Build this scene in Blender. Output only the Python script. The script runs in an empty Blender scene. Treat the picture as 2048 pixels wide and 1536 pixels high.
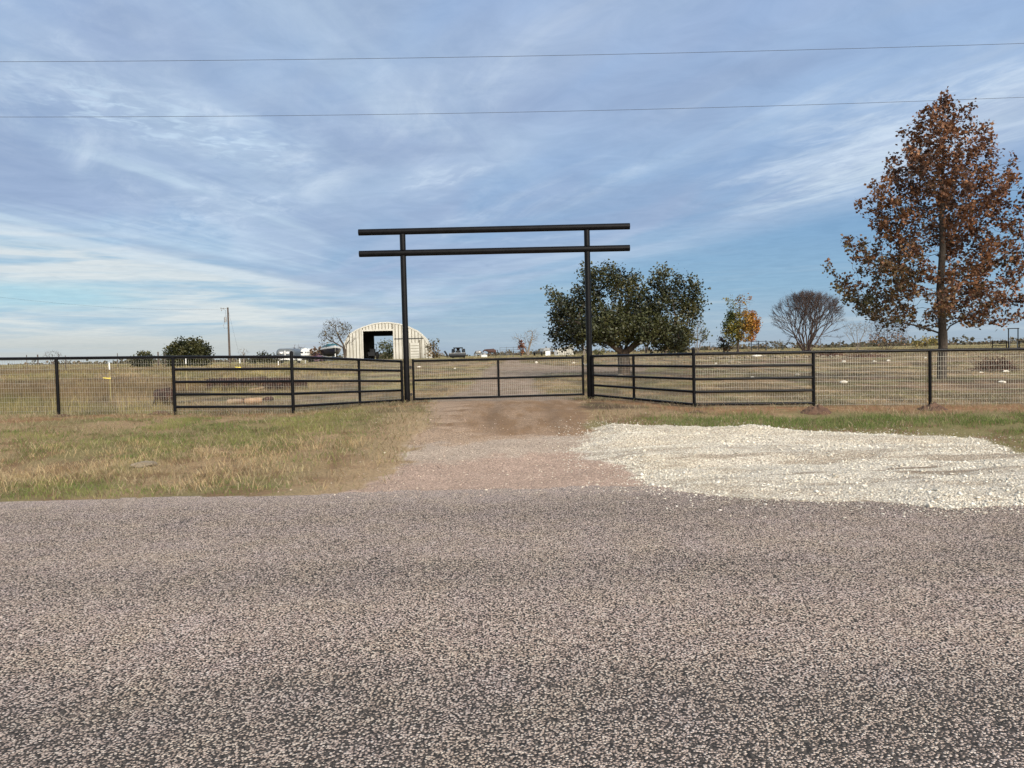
import bpy, bmesh, math, random
import numpy as np
from mathutils import Vector, Matrix

# ------------------------------------------------------------------ camera, sky, sun, exposure
SC = bpy.context.scene
COL = SC.collection
R = math.radians
SUN_EL, SUN_AZ = 26.0, 152.0          # azimuth clockwise from +Y (the view direction): low, behind and right
SUN_STRENGTH, SUN_ANGLE = 2.6, 20.0
EYE, FPX, CX, CY = 1.6, 1540.0, 1024.0, 768.0
PITCH, ROLL = math.atan(59.0 / FPX), R(1.4)

cam_d = bpy.data.cameras.new('camera')
cam = bpy.data.objects.new('camera', cam_d)
COL.objects.link(cam)
cam_d.sensor_width = 36.0
cam_d.lens = 36.0 * FPX / 2048.0
cam_d.clip_start, cam_d.clip_end = 0.05, 20000.0
_f = Vector((0, math.cos(PITCH), -math.sin(PITCH)))
_u0 = Vector((0, math.sin(PITCH), math.cos(PITCH)))
_r0 = Vector((1, 0, 0))
CR = _r0 * math.cos(ROLL) - _u0 * math.sin(ROLL)
CU = _r0 * math.sin(ROLL) + _u0 * math.cos(ROLL)
CF = _f
cam.matrix_world = Matrix(((CR.x, CU.x, -CF.x, 0), (CR.y, CU.y, -CF.y, 0), (CR.z, CU.z, -CF.z, EYE), (0, 0, 0, 1)))
SC.camera = cam

SC.view_settings.view_transform = 'Standard'
SC.view_settings.look = 'None'
SC.view_settings.exposure = 0.0
SC.view_settings.gamma = 1.0
SC.render.engine = 'CYCLES'
SC.cycles.max_bounces = 6
SC.cycles.transparent_max_bounces = 8

sun_d = bpy.data.lights.new('sun', 'SUN')
sun_d.energy = SUN_STRENGTH
sun_d.angle = R(SUN_ANGLE)
sun_d.color = (1.0, 0.93, 0.82)
sun = bpy.data.objects.new('sun', sun_d)
COL.objects.link(sun)
_sd = Vector((math.sin(R(SUN_AZ)) * math.cos(R(SUN_EL)), math.cos(R(SUN_AZ)) * math.cos(R(SUN_EL)), math.sin(R(SUN_EL))))
sun.rotation_euler = (-_sd).to_track_quat('-Z', 'Y').to_euler()
sun.location = (20, -40, 40)


def lin(r, g, b):
    f = lambda c: (c / 255.0) / 12.92 if c <= 10 else (((c / 255.0) + 0.055) / 1.055) ** 2.4
    return (f(r), f(g), f(b), 1.0)


class Nodes:
    def __init__(s, tree):
        s.t = tree

    def n(s, kind, ins=None, **kw):
        nd = s.t.nodes.new(kind)
        for k, v in kw.items():
            setattr(nd, k, v)
        for k, v in (ins or {}).items():
            s.put(nd.inputs[k], v)
        return nd

    def put(s, sock, v):
        if hasattr(v, 'is_output') or isinstance(v, bpy.types.NodeSocket):
            s.t.links.new(v, sock)
        else:
            sock.default_value = v

    def m(s, op, a, b=None, c=None, clamp=False):
        nd = s.t.nodes.new('ShaderNodeMath')
        nd.operation = op
        nd.use_clamp = clamp
        s.put(nd.inputs[0], a)
        if b is not None: s.put(nd.inputs[1], b)
        if c is not None: s.put(nd.inputs[2], c)
        return nd.outputs[0]

    def ss(s, x, a, b):
        nd = s.t.nodes.new('ShaderNodeMapRange')
        nd.interpolation_type = 'SMOOTHSTEP'
        s.put(nd.inputs['Value'], x)
        lo, hi = (a, b)
        if a < b:
            nd.inputs['From Min'].default_value = a
            nd.inputs['From Max'].default_value = b
        else:
            nd.inputs['From Min'].default_value = b
            nd.inputs['From Max'].default_value = a
            nd.inputs['To Min'].default_value = 1.0
            nd.inputs['To Max'].default_value = 0.0
        return nd.outputs[0]

    def vec(s, x, y, z=0.0):
        return s.n('ShaderNodeCombineXYZ', {0: x, 1: y, 2: z}).outputs[0]

    def noise(s, v, scale, detail=4.0, rough=0.55, dist=0.0):
        return s.n('ShaderNodeTexNoise', {'Vector': v, 'Scale': scale, 'Detail': detail, 'Roughness': rough, 'Distortion': dist}).outputs['Fac']

    def mix(s, f, a, b, mode='MIX'):
        nd = s.t.nodes.new('ShaderNodeMix')
        nd.data_type = 'RGBA'
        nd.blend_type = mode
        s.put(nd.inputs[0], f)
        s.put(nd.inputs[6], a)
        s.put(nd.inputs[7], b)
        return nd.outputs[2]

    def ramp(s, x, stops):
        nd = s.t.nodes.new('ShaderNodeValToRGB')
        el = nd.color_ramp.elements
        while len(el) < len(stops): el.new(0.5)
        for e, (p, c) in zip(el, stops):
            e.position = p
            e.color = c
        s.put(nd.inputs[0], x)
        return nd.outputs[0]


def make_world():
    w = bpy.data.worlds.new('World')
    SC.world = w
    w.use_nodes = True
    t = w.node_tree
    t.nodes.clear()
    k = Nodes(t)
    d = k.n('ShaderNodeTexCoord').outputs['Generated']
    sp = k.n('ShaderNodeSeparateXYZ', {0: d})
    X, Y, Z0 = sp.outputs[0], sp.outputs[1], sp.outputs[2]
    Z = k.m('MAXIMUM', Z0, 0.0)
    Zs = k.m('ADD', Z, 0.018)
    yz = k.m('DIVIDE', Y, Zs)
    s = k.m('DIVIDE', k.m('SUBTRACT', X, k.m('MULTIPLY', Y, 0.23)), Zs)     # cirrus running away to the right
    tt = k.m('DIVIDE', k.m('ADD', X, k.m('MULTIPLY', Y, 0.37)), Zs)         # cirrus running away to the left
    az = k.m('ARCTAN2', X, Y)
    wob = k.noise(k.vec(k.m('DIVIDE', X, Zs), yz), 0.35, 3.0, 0.55)
    wob = k.m('SUBTRACT', wob, 0.5)
    # clear sky under the veil
    base = k.ramp(k.m('MULTIPLY', Z, 2.0), [(0.0, lin(172, 190, 207)), (0.06, lin(163, 190, 213)), (0.15, lin(140, 180, 212)),
                                           (0.30, lin(127, 168, 208)), (0.55, lin(152, 186, 228)), (0.8, lin(160, 194, 238)), (1.0, lin(154, 190, 236))])
    # the high thin sheet of cloud
    tw = k.m('ADD', tt, k.m('MULTIPLY', wob, 2.2))
    sheet = k.ss(tw, 4.6, 2.9)
    big = k.noise(k.vec(k.m('MULTIPLY', tt, 0.55), k.m('MULTIPLY', yz, 0.22)), 1.0, 4.0, 0.5, 0.6)
    sheet_col = k.mix(k.ss(big, 0.36, 0.64), lin(159, 178, 212), lin(189, 208, 232))
    sheet = k.m('MULTIPLY', sheet, k.m('ADD', 0.45, k.m('MULTIPLY', 0.55, k.ss(k.noise(k.vec(k.m('MULTIPLY', tt, 0.9), k.m('MULTIPLY', yz, 0.35), 4.0), 1.0, 3.0, 0.5, 0.8), 0.36, 0.58))))
    c = k.mix(k.m('MULTIPLY', sheet, 0.9), base, sheet_col)
    # grey lavender bands on the left
    sw = k.m('ADD', s, k.m('MULTIPLY', wob, 1.0))
    band = k.noise(k.vec(k.m('MULTIPLY', s, 0.9), k.m('MULTIPLY', yz, 0.10)), 1.0, 3.0, 0.5, 0.3)
    leftm = k.ss(az, 0.05, -0.25)
    c = k.mix(k.m('MULTIPLY', k.m('MULTIPLY', k.ss(band, 0.45, 0.68), leftm), 0.55), c, lin(146, 170, 204))
    # combed cirrus streaks, left
    st = k.noise(k.vec(k.m('MULTIPLY', s, 2.3), k.m('MULTIPLY', yz, 0.17)), 1.0, 7.0, 0.58, 0.5)
    stm = k.noise(k.vec(k.m('MULTIPLY', s, 0.6), k.m('MULTIPLY', yz, 0.22)), 1.3, 2.0, 0.5)
    streak = k.m('MULTIPLY', k.ss(st, 0.42, 0.74), k.ss(stm, 0.40, 0.62))
    streak = k.m('MULTIPLY', k.m('MULTIPLY', streak, k.ss(az, 0.12, -0.10)), k.m('MAXIMUM', k.ss(Z, 0.12, 0.24), k.ss(az, -0.16, -0.30)))
    c = k.mix(k.m('MULTIPLY', streak, k.m('SUBTRACT', 0.78, k.m('MULTIPLY', k.ss(Z, 0.22, 0.34), 0.5))), c, lin(212, 233, 248))
    # torn wisps, right and middle
    wi = k.noise(k.vec(k.m('MULTIPLY', tt, 2.1), k.m('MULTIPLY', yz, 0.75)), 1.0, 9.0, 0.66, 0.9)
    wim = k.noise(k.vec(k.m('MULTIPLY', tt, 1.15), k.m('MULTIPLY', yz, 0.28)), 1.0, 2.0, 0.5)
    wisp = k.m('MULTIPLY', k.ss(wi, 0.40, 0.72), k.ss(wim, 0.42, 0.62))
    wisp = k.m('MULTIPLY', k.m('MULTIPLY', wisp, k.ss(tw, 4.4, 3.4)), k.ss(Z, 0.13, 0.24))
    c = k.mix(k.m('MULTIPLY', wisp, k.m('SUBTRACT', 0.76, k.m('MULTIPLY', k.ss(Z, 0.26, 0.36), 0.5))), c, lin(222, 236, 250))
    # broad soft light and dark patches, with a grain of small cloudlets in the light ones
    pc = k.vec(k.m('ADD', k.m('MULTIPLY', tt, 0.62), 3.7), k.m('MULTIPLY', yz, 0.42))
    br = k.noise(pc, 1.0, 4.0, 0.55, 0.7)
    up = k.ss(Z, 0.10, 0.22)
    c = k.mix(k.m('MULTIPLY', k.m('MULTIPLY', k.ss(br, 0.50, 0.34), up), 0.55), c, lin(150, 170, 204))
    gr = k.noise(k.vec(k.m('MULTIPLY', tt, 7.0), k.m('MULTIPLY', yz, 4.2)), 1.0, 6.0, 0.66, 0.7)
    grm = k.m('MULTIPLY', k.m('MULTIPLY', k.ss(br, 0.50, 0.64), up), k.m('ADD', 0.25, k.m('MULTIPLY', 0.75, k.ss(gr, 0.38, 0.68))))
    c = k.mix(k.m('MULTIPLY', grm, k.m('MULTIPLY', k.ss(tw, 4.2, 3.2), 0.85)), c, lin(214, 230, 248))
    # the long bright torn streak on the right (a strip of the sheet's edge)
    ed = k.m('MULTIPLY', k.ss(tt, 3.9, 3.45), k.ss(tt, 2.95, 3.35))
    edn = k.ss(k.noise(k.vec(k.m('MULTIPLY', tt, 4.0), k.m('MULTIPLY', yz, 1.1)), 1.0, 8.0, 0.68, 0.8), 0.36, 0.62)
    edge = k.m('MULTIPLY', k.m('MULTIPLY', ed, edn), k.m('MULTIPLY', k.ss(az, 0.24, 0.40), k.ss(az, 0.62, 0.5)))
    c = k.mix(k.m('MULTIPLY', edge, 0.85), c, lin(216, 232, 246))
    # mackerel ripples, upper left
    rip = k.noise(k.vec(k.m('MULTIPLY', X, 34.0), k.m('MULTIPLY', Z, 150.0), 0.0), 1.0, 3.0, 0.55, 0.6)
    rm = k.m('ADD', Z, k.m('MULTIPLY', az, 0.17))       # a slanting strip
    ripm = k.m('MULTIPLY', k.m('MULTIPLY', k.ss(rm, 0.165, 0.195), k.ss(rm, 0.245, 0.205)), k.m('MULTIPLY', k.ss(az, -0.62, -0.45), k.ss(az, -0.20, -0.34)))
    c = k.mix(k.m('MULTIPLY', k.m('MULTIPLY', k.ss(rip, 0.45, 0.68), ripm), 0.9), c, lin(205, 226, 246))
    # the bright cream bank low on the left, its edge running away to the right
    creamn = k.noise(k.vec(k.m('MULTIPLY', az, 5.0), k.m('MULTIPLY', Z, 60.0)), 1.0, 5.0, 0.55, 0.4)
    cream = k.m('MULTIPLY', k.ss(s, -3.7, -4.9), k.ss(k.m('ADD', az, k.m('MULTIPLY', wob, 0.25)), -0.10, -0.36))
    ccol = k.mix(k.ss(creamn, 0.36, 0.60), lin(164, 198, 222), lin(226, 232, 233))
    ccol = k.mix(k.ss(Z, 0.05, 0.015), ccol, lin(204, 210, 209))
    c = k.mix(k.m('MULTIPLY', cream, 0.9), c, ccol)
    # two thin bright combed lines along that edge
    ln = k.m('MULTIPLY', k.ss(s, -4.75, -4.5), k.ss(s, -4.15, -4.35))
    c = k.mix(k.m('MULTIPLY', k.m('MULTIPLY', ln, k.ss(az, -0.20, -0.34)), 0.55), c, lin(226, 236, 243))
    # a clear turquoise gap in the bank
    gap = k.m('MULTIPLY', k.m('MULTIPLY', k.ss(Z, 0.055, 0.072), k.ss(Z, 0.10, 0.082)), k.ss(az, -0.40, -0.52))
    c = k.mix(k.m('MULTIPLY', gap, 0.75), c, lin(168, 214, 232))
    # faint flat streaks near the horizon
    hz = k.noise(k.vec(k.m('MULTIPLY', az, 4.0), k.m('MULTIPLY', Z, 95.0)), 1.0, 4.0, 0.5, 0.3)
    c = k.mix(k.m('MULTIPLY', k.m('MULTIPLY', k.ss(hz, 0.48, 0.72), k.ss(Z, 0.13, 0.05)), 0.5), c, lin(196, 212, 224))
    # fine mottling of the whole veil
    mo = k.noise(k.vec(k.m('DIVIDE', X, Zs), yz), 3.6, 8.0, 0.66, 0.8)
    c = k.mix(1.0, c, k.ramp(mo, [(0.3, (0.90, 0.92, 0.94, 1)), (0.7, (1.09, 1.075, 1.06, 1))]), 'MULTIPLY')
    # the bright warm cloud round the veiled low sun, behind the camera
    dp = k.n('ShaderNodeVectorMath', {0: d, 1: tuple(_sd)}, operation='DOT_PRODUCT').outputs['Value']
    glow = k.m('POWER', k.m('MAXIMUM', dp, 0.0), 6.0)
    c = k.mix(glow, c, (6.7, 6.15, 5.4, 1.0))
    sky = k.n('ShaderNodeTexSky', sky_type='NISHITA', sun_disc=False, sun_elevation=R(SUN_EL), sun_rotation=R(SUN_AZ), air_density=1.0, dust_density=1.2, ozone_density=1.5).outputs[0]
    scaled = k.mix(1.0, c, (10.0, 10.0, 10.0, 1.0), 'MULTIPLY')
    fin = k.mix(0.86, sky, scaled)      # physical sky showing through the cloud sheet
    bg = k.n('ShaderNodeBackground', {'Color': fin, 'Strength': 0.1})
    out = k.n('ShaderNodeOutputWorld')
    t.links.new(bg.outputs[0], out.inputs[0])


make_world()
# ------------------------------------------------------------------ helpers


def vhash(ix, iy, seed):
    h = (ix.astype(np.int64) * 374761393 + iy.astype(np.int64) * 668265263 + seed * 974634777) & 0xffffffff
    h = ((h ^ (h >> 13)) * 1274126177) & 0xffffffff
    h = h ^ (h >> 16)
    return (h & 0xffffff) / float(0xffffff)


def vn(x, y, seed=0):
    x = np.asarray(x, float); y = np.asarray(y, float)
    ix = np.floor(x); iy = np.floor(y)
    fx = x - ix; fy = y - iy
    fx = fx * fx * (3 - 2 * fx); fy = fy * fy * (3 - 2 * fy)
    a = vhash(ix, iy, seed); b = vhash(ix + 1, iy, seed); c = vhash(ix, iy + 1, seed); d = vhash(ix + 1, iy + 1, seed)
    return (a * (1 - fx) + b * fx) * (1 - fy) + (c * (1 - fx) + d * fx) * fy


def fbm(x, y, seed=0, o=4):
    s = 0; a = 0.5; t = 0
    for i in range(o):
        s = s + a * vn(x * 2 ** i, y * 2 ** i, seed + i * 17); t += a; a *= 0.55
    return s / t


def sst(x, a, b):
    t = np.clip((np.asarray(x, float) - a) / (b - a), 0, 1)
    return t * t * (3 - 2 * t)


_PY = [-6000, -60, -20, -9, -4, 0, 9.0, 10, 11, 12.5, 14, 16, 18, 22, 30, 37, 50, 70, 100, 140, 200, 400, 1500, 6000]
_PZ = [-2, -0.3, -0.3, -0.3, -0.03, 0, 0.0, 0.02, 0.08, 0.20, 0.32, 0.41, 0.425, 0.43, 0.47, 0.52, 0.70, 0.98, 1.30, 1.36, 1.38, 1.36, 0.9, -14]


def H0(x, y):
    x = np.asarray(x, float); y = np.asarray(y, float)
    z = 0
    for k in (-1, -0.5, 0, 0.5, 1):
        z = z + np.interp(y + k * 0.06 * np.abs(y), _PY, _PZ) / 5.0
    z = np.where(y < 9.0, np.interp(y, _PY, _PZ), z * sst(y, 9, 10) + (1 - sst(y, 9, 10)) * np.interp(y, _PY, _PZ))
    z = z - 0.0125 * np.clip(x, -30, 30) * sst(y, 9, 16) * (1 - sst(y, 40, 110))
    pxs = 1024 + 15.4 * np.clip(x / np.maximum(np.abs(y), 1) * 100, -90, 90)      # the crest's own rise and fall, by bearing from the gate
    dz = np.interp(pxs, [-200, 0, 200, 376, 500, 600, 670, 774, 950, 1150, 1390, 1500, 1610, 1780, 2000, 2200], [.62, .50, .26, .02, -.08, -.15, .06, .10, 0, 0, .10, .08, -.02, -.10, -.20, -.26])
    z = z + dz * sst(y, 55, 98)
    return z


def H(x, y):
    x = np.asarray(x, float); y = np.asarray(y, float)
    z = H0(x, y)
    off = sst(y, 9.1, 10.2) * (1 - sst(y, 200, 500))
    z = z + off * (0.10 * (fbm(x / 3.1, y / 3.1, 5, 3) - 0.5) * sst(y, 10, 13) + 0.22 * (fbm(x / 25, y / 25, 9, 3) - 0.5) * sst(y, 45, 130))
    return z


def h1(x, y): return float(H(np.array([x]), np.array([y]))[0])


def ray(px, py):
    return (CF * FPX + CR * (px - CX) - CU * (py - CY)) / FPX


def P(px, py, depth):
    d = ray(px, py)
    return Vector((0, 0, EYE)) + d * (depth / d.y)


def G(px, py, lo=2.0, hi=400.0):
    d = ray(px, py)
    ys = np.geomspace(lo, hi, 1500)
    zz = EYE + d.z / d.y * ys
    below = np.nonzero(zz < H(d.x / d.y * ys, ys))[0]
    y = ys[below[0]] if len(below) else hi
    x = d.x / d.y * y
    return Vector((x, y, h1(x, y)))


class MB:
    def __init__(s): s.v = []; s.f = []

    def face(s, pts):
        b = len(s.v); s.v += [tuple(p) for p in pts]; s.f.append(tuple(range(b, b + len(pts)))); return s

    def box(s, c, size, rot=None):
        b = len(s.v); hx, hy, hz = size[0] / 2, size[1] / 2, size[2] / 2
        m = rot or Matrix.Identity(3)
        c = Vector(c)
        for sx, sy, sz in ((-1, -1, -1), (1, -1, -1), (1, 1, -1), (-1, 1, -1), (-1, -1, 1), (1, -1, 1), (1, 1, 1), (-1, 1, 1)):
            s.v.append(tuple(c + m @ Vector((sx * hx, sy * hy, sz * hz))))
        for f in ((3, 2, 1, 0), (4, 5, 6, 7), (0, 1, 5, 4), (1, 2, 6, 5), (2, 3, 7, 6), (3, 0, 4, 7)):
            s.f.append(tuple(b + i for i in f))
        return s

    def tube(s, pts, r, n=10, cap=True):
        pts = [Vector(p) for p in pts]
        rr = r if isinstance(r, (list, tuple)) else [r] * len(pts)
        rings = []
        prev = None
        for i, p in enumerate(pts):
            a = pts[max(i - 1, 0)]; b = pts[min(i + 1, len(pts) - 1)]
            t = (b - a).normalized()
            if prev is None:
                up = Vector((0, 0, 1)) if abs(t.z) < 0.9 else Vector((1, 0, 0))
                x = t.cross(up).normalized()
            else:
                x = (prev - t * prev.dot(t)).normalized()
            prev = x
            y = t.cross(x)
            base = len(s.v)
            for j in range(n):
                a_ = 2 * math.pi * j / n
                s.v.append(tuple(p + (x * math.cos(a_) + y * math.sin(a_)) * rr[i]))
            rings.append(base)
        for a, b in zip(rings, rings[1:]):
            for j in range(n):
                k = (j + 1) % n
                s.f.append((a + j, a + k, b + k, b + j))
        if cap:
            s.f.append(tuple(rings[0] + j for j in reversed(range(n))))
            s.f.append(tuple(rings[-1] + j for j in range(n)))
        return s

    def loft(s, rings, cap=True, closed=True):
        base = []
        n = len(rings[0])
        for r in rings:
            base.append(len(s.v)); s.v += [tuple(p) for p in r]
        for a, b in zip(base, base[1:]):
            for j in range(n if closed else n - 1):
                k = (j + 1) % n
                s.f.append((a + j, a + k, b + k, b + j))
        if cap:
            s.f.append(tuple(base[0] + j for j in reversed(range(n))))
            s.f.append(tuple(base[-1] + j for j in range(n)))
        return s

    def build(s, name, m, parent=None, smooth=False, world=False):
        me = bpy.data.meshes.new(name)
        off = parent.location if (world and parent is not None) else Vector((0, 0, 0))
        if world and parent is not None:
            pr = parent
            off = Vector((0, 0, 0))
            while pr is not None:
                off = off + pr.location; pr = pr.parent
        vs = [(a - off.x, b - off.y, c - off.z) for a, b, c in s.v]
        me.from_pydata(vs, [], s.f)
        me.update()
        bm = bmesh.new(); bm.from_mesh(me)
        bmesh.ops.recalc_face_normals(bm, faces=bm.faces)
        bm.to_mesh(me); bm.free()
        if smooth:
            me.polygons.foreach_set('use_smooth', [True] * len(me.polygons))
            try: me.set_sharp_from_angle(angle=R(40))
            except Exception: pass
        if m is not None: me.materials.append(m)
        o = bpy.data.objects.new(name, me)
        COL.objects.link(o)
        if parent is not None: o.parent = parent
        return o


def mesh_np(name, V, F, m, parent=None, col=None, smooth=False, off=None):
    V = np.asarray(V, np.float32); F = np.asarray(F, np.int32)
    if off is not None: V = V - np.array(off, np.float32)
    me = bpy.data.meshes.new(name)
    nf, k = F.shape
    me.vertices.add(len(V)); me.vertices.foreach_set('co', V.ravel())
    me.loops.add(nf * k); me.loops.foreach_set('vertex_index', F.ravel())
    me.polygons.add(nf); me.polygons.foreach_set('loop_start', np.arange(0, nf * k, k, dtype=np.int32))
    if smooth: me.polygons.foreach_set('use_smooth', np.ones(nf, bool))
    me.update(calc_edges=True)
    if col is not None:
        a = me.color_attributes.new('Col', 'FLOAT_COLOR', 'POINT')
        c4 = np.ones((len(V), 4), np.float32); c4[:, :3] = col
        a.data.foreach_set('color', c4.ravel())
    if m is not None: me.materials.append(m)
    o = bpy.data.objects.new(name, me)
    COL.objects.link(o)
    if parent is not None: o.parent = parent
    return o


def tag(o, label=None, cat=None, group=None, kind=None):
    if label: o['label'] = label
    if cat: o['category'] = cat
    if group: o['group'] = group
    if kind: o['kind'] = kind
    return o


def thing(name, label, cat, loc=(0, 0, 0), rz=0.0, group=None):
    o = bpy.data.objects.new(name, None)
    COL.objects.link(o)
    o.empty_display_size = 0.2
    o.location = loc
    o.rotation_euler = (0, 0, rz)
    return tag(o, label, cat, group)


# ------------------------------------------------------------------ materials
def mat(name, rgb, rough=0.6, metal=0.0, var=0.0, vscale=6.0, rgb2=None, bump=0.0, bscale=30.0, spec=0.5, stretch=None):
    m = bpy.data.materials.new(name)
    m.use_nodes = True
    k = Nodes(m.node_tree)
    b = m.node_tree.nodes['Principled BSDF']
    b.inputs['Roughness'].default_value = rough
    b.inputs['Metallic'].default_value = metal
    b.inputs['Specular IOR Level'].default_value = spec
    co = k.n('ShaderNodeTexCoord').outputs['Object']
    if stretch: co = k.n('ShaderNodeMapping', {'Vector': co, 'Scale': stretch}).outputs[0]
    if var > 0 or rgb2:
        nz = k.noise(co, vscale, 5.0, 0.6)
        c2 = rgb2 or tuple(c * (1 - var) for c in rgb)
        c = k.mix(k.ss(nz, 0.3, 0.7), (*rgb, 1), (*c2, 1))
        k.put(b.inputs['Base Color'], c)
    else:
        b.inputs['Base Color'].default_value = (*rgb, 1)
    if bump > 0:
        bn = k.n('ShaderNodeBump', {'Height': k.noise(co, bscale, 4.0, 0.6), 'Strength': bump, 'Distance': 0.02})
        k.put(b.inputs['Normal'], bn.outputs[0])
    return m


def attr_mat(name, rough=0.7, trans=0.0, spec=0.25, var=0.25, vscale=3.0):
    m = bpy.data.materials.new(name)
    m.use_nodes = True
    t = m.node_tree
    k = Nodes(t)
    b = t.nodes['Principled BSDF']
    a = k.n('ShaderNodeAttribute', attribute_name='Col').outputs['Color']
    nz = k.noise(k.n('ShaderNodeTexCoord').outputs['Object'], vscale, 3.0, 0.6)
    c = k.mix(1.0, a, k.ramp(nz, [(0.3, (1 - var,) * 3 + (1,)), (0.7, (1 + var,) * 3 + (1,))]), 'MULTIPLY')
    k.put(b.inputs['Base Color'], c)
    b.inputs['Roughness'].default_value = rough
    b.inputs['Specular IOR Level'].default_value = spec
    if trans > 0:
        tr = k.n('ShaderNodeBsdfTranslucent', {'Color': c})
        mx = k.n('ShaderNodeMixShader', {0: trans, 1: b.outputs[0], 2: tr.outputs[0]})
        t.links.new(mx.outputs[0], t.nodes['Material Output'].inputs[0])
    return m


M = {}
M['black'] = mat('black_pipe_paint', (0.008, 0.008, 0.009), 0.2, 0.0, 0.3, 5.0, spec=0.11)
M['galv'] = mat('galvanised_wire', (0.46, 0.44, 0.37), 0.45, 0.25, 0.25, 9.0)
M['cable'] = mat('overhead_cable', (0.035, 0.04, 0.05), 0.5)
M['rust'] = mat('rusty_steel', (0.075, 0.035, 0.022), 0.85, 0.1, 0, 7.0, rgb2=(0.025, 0.014, 0.011), bump=0.3)
M['darksteel'] = mat('dark_steel', (0.02, 0.022, 0.027), 0.5, 0.3, 0.4, 4.0)
M['greysteel'] = mat('grey_steel', (0.30, 0.31, 0.32), 0.5, 0.3, 0.3, 4.0)
M['cream'] = mat('cream_sheet_metal', (0.49, 0.48, 0.435), 0.55, 0.0, 0, 1.2, rgb2=(0.41, 0.395, 0.345), spec=0.3)
M['seam'] = mat('sheet_seam', (0.16, 0.14, 0.10), 0.7, 0.0, 0.3, 4.0)
M['barnin'] = mat('barn_inner_dark', (0.06, 0.058, 0.05), 0.8, 0.0, 0.4, 2.0)
M['white'] = mat('white_paint', (0.78, 0.78, 0.76), 0.4, 0.0, 0.12, 3.0)
M['trgrey'] = mat('trailer_grey_paint', (0.115, 0.13, 0.14), 0.4, 0.0, 0.2, 3.0)
M['navy'] = mat('navy_hull', (0.018, 0.02, 0.04), 0.3, 0.0, 0.2, 3.0)
M['teal'] = mat('teal_cover', (0.03, 0.14, 0.17), 0.6, 0.0, 0.3, 3.0)
M['rubber'] = mat('rubber', (0.012, 0.012, 0.012), 0.9, 0.0, 0.2, 5.0)
M['glass'] = mat('dark_glass', (0.02, 0.022, 0.025), 0.1)
M['yellow'] = mat('yellow_tape', (0.75, 0.58, 0.05), 0.6, 0.0, 0.15, 20.0)
M['oliv'] = mat('green_t_post', (0.26, 0.21, 0.09), 0.7, 0.0, 0.3, 8.0)
M['postwood'] = mat('weathered_post', (0.10, 0.075, 0.06), 0.9, 0.0, 0.5, 6.0, bump=0.4, stretch=(4, 4, 0.6))
M['rock'] = mat('white_limestone', (0.76, 0.72, 0.62), 0.9, 0.0, 0, 6.0, rgb2=(0.52, 0.47, 0.38), bump=0.5, bscale=14)
M['greyrock'] = mat('grey_field_stone', (0.25, 0.205, 0.145), 0.9, 0.0, 0, 6.0, rgb2=(0.15, 0.12, 0.08), bump=0.5, bscale=18)
M['soil'] = mat('turned_red_soil', (0.115, 0.066, 0.04), 0.95, 0.0, 0, 5.0, rgb2=(0.075, 0.04, 0.025), bump=1.0, bscale=20)
M['bark'] = mat('grey_brown_bark', (0.075, 0.055, 0.04), 0.9, 0.0, 0, 3.0, rgb2=(0.03, 0.024, 0.018), bump=0.8, bscale=12, stretch=(3, 3, 0.7))
M['oakbark'] = mat('oak_bark', (0.105, 0.072, 0.05), 0.9, 0.0, 0, 3.0, rgb2=(0.04, 0.03, 0.022), bump=0.8, bscale=10, stretch=(3, 3, 0.7))
M['palebark'] = mat('pale_bark', (0.21, 0.18, 0.145), 0.9, 0.0, 0, 3.0, rgb2=(0.13, 0.105, 0.085), bump=0.3, bscale=12)
M['darkbark'] = mat('dark_twigs', (0.062, 0.038, 0.030), 0.9, 0.0, 0, 3.0, rgb2=(0.045, 0.03, 0.025), bump=0.3, bscale=12)
M['logend'] = mat('cut_wood', (0.36, 0.235, 0.135), 0.85, 0.0, 0, 8.0, rgb2=(0.20, 0.12, 0.07))
M['logbark'] = mat('split_log', (0.27, 0.20, 0.125), 0.9, 0.0, 0, 6.0, rgb2=(0.19, 0.12, 0.08), bump=0.5)
M['hide_brown'] = mat('brown_hide', (0.065, 0.022, 0.014), 0.7, 0.0, 0, 3.0, rgb2=(0.03, 0.012, 0.009))
M['hide_pinto'] = mat('pinto_hide', (0.70, 0.68, 0.64), 0.7, 0.0, 0, 1.3, rgb2=(0.012, 0.011, 0.011))
M['dark_mane'] = mat('dark_mane', (0.015, 0.012, 0.01), 0.8, 0.0, 0.2, 8.0)
M['leaf'] = attr_mat('leaf', 0.55, 0.22, 0.3, 0.2, 2.0)
M['oakleaf'] = attr_mat('glossy_leaf', 0.45, 0.10, 0.4, 0.2, 2.0)
M['blade'] = attr_mat('grass_blade', 0.75, 0.25, 0.2, 0.15, 4.0)
M['stone'] = attr_mat('loose_stone', 0.9, 0.0, 0.2, 0.12, 40.0)
# ------------------------------------------------------------------ ground: one grid, its faces shared out to road, field, driveway and gravel
def gpoly(pts):
    out = []
    for px, py in pts:
        g = G(px, py)
        out.append((g.x, g.y))
    return np.array(out)


def sdf(x, y, poly):
    """signed distance, positive inside"""
    d = np.full(x.shape, 1e9); inside = np.zeros(x.shape, bool)
    n = len(poly)
    for i in range(n):
        ax, ay = poly[i]; bx, by = poly[(i + 1) % n]
        ex, ey = bx - ax, by - ay
        t = np.clip(((x - ax) * ex + (y - ay) * ey) / (ex * ex + ey * ey + 1e-12), 0, 1)
        d = np.minimum(d, (x - ax - t * ex) ** 2 + (y - ay - t * ey) ** 2)
        c = ((ay > y) != (by > y)) & (x < ex * (y - ay) / (ey if ey else 1e-12) + ax)
        inside ^= c
    d = np.sqrt(d)
    return np.where(inside, d, -d)


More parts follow.
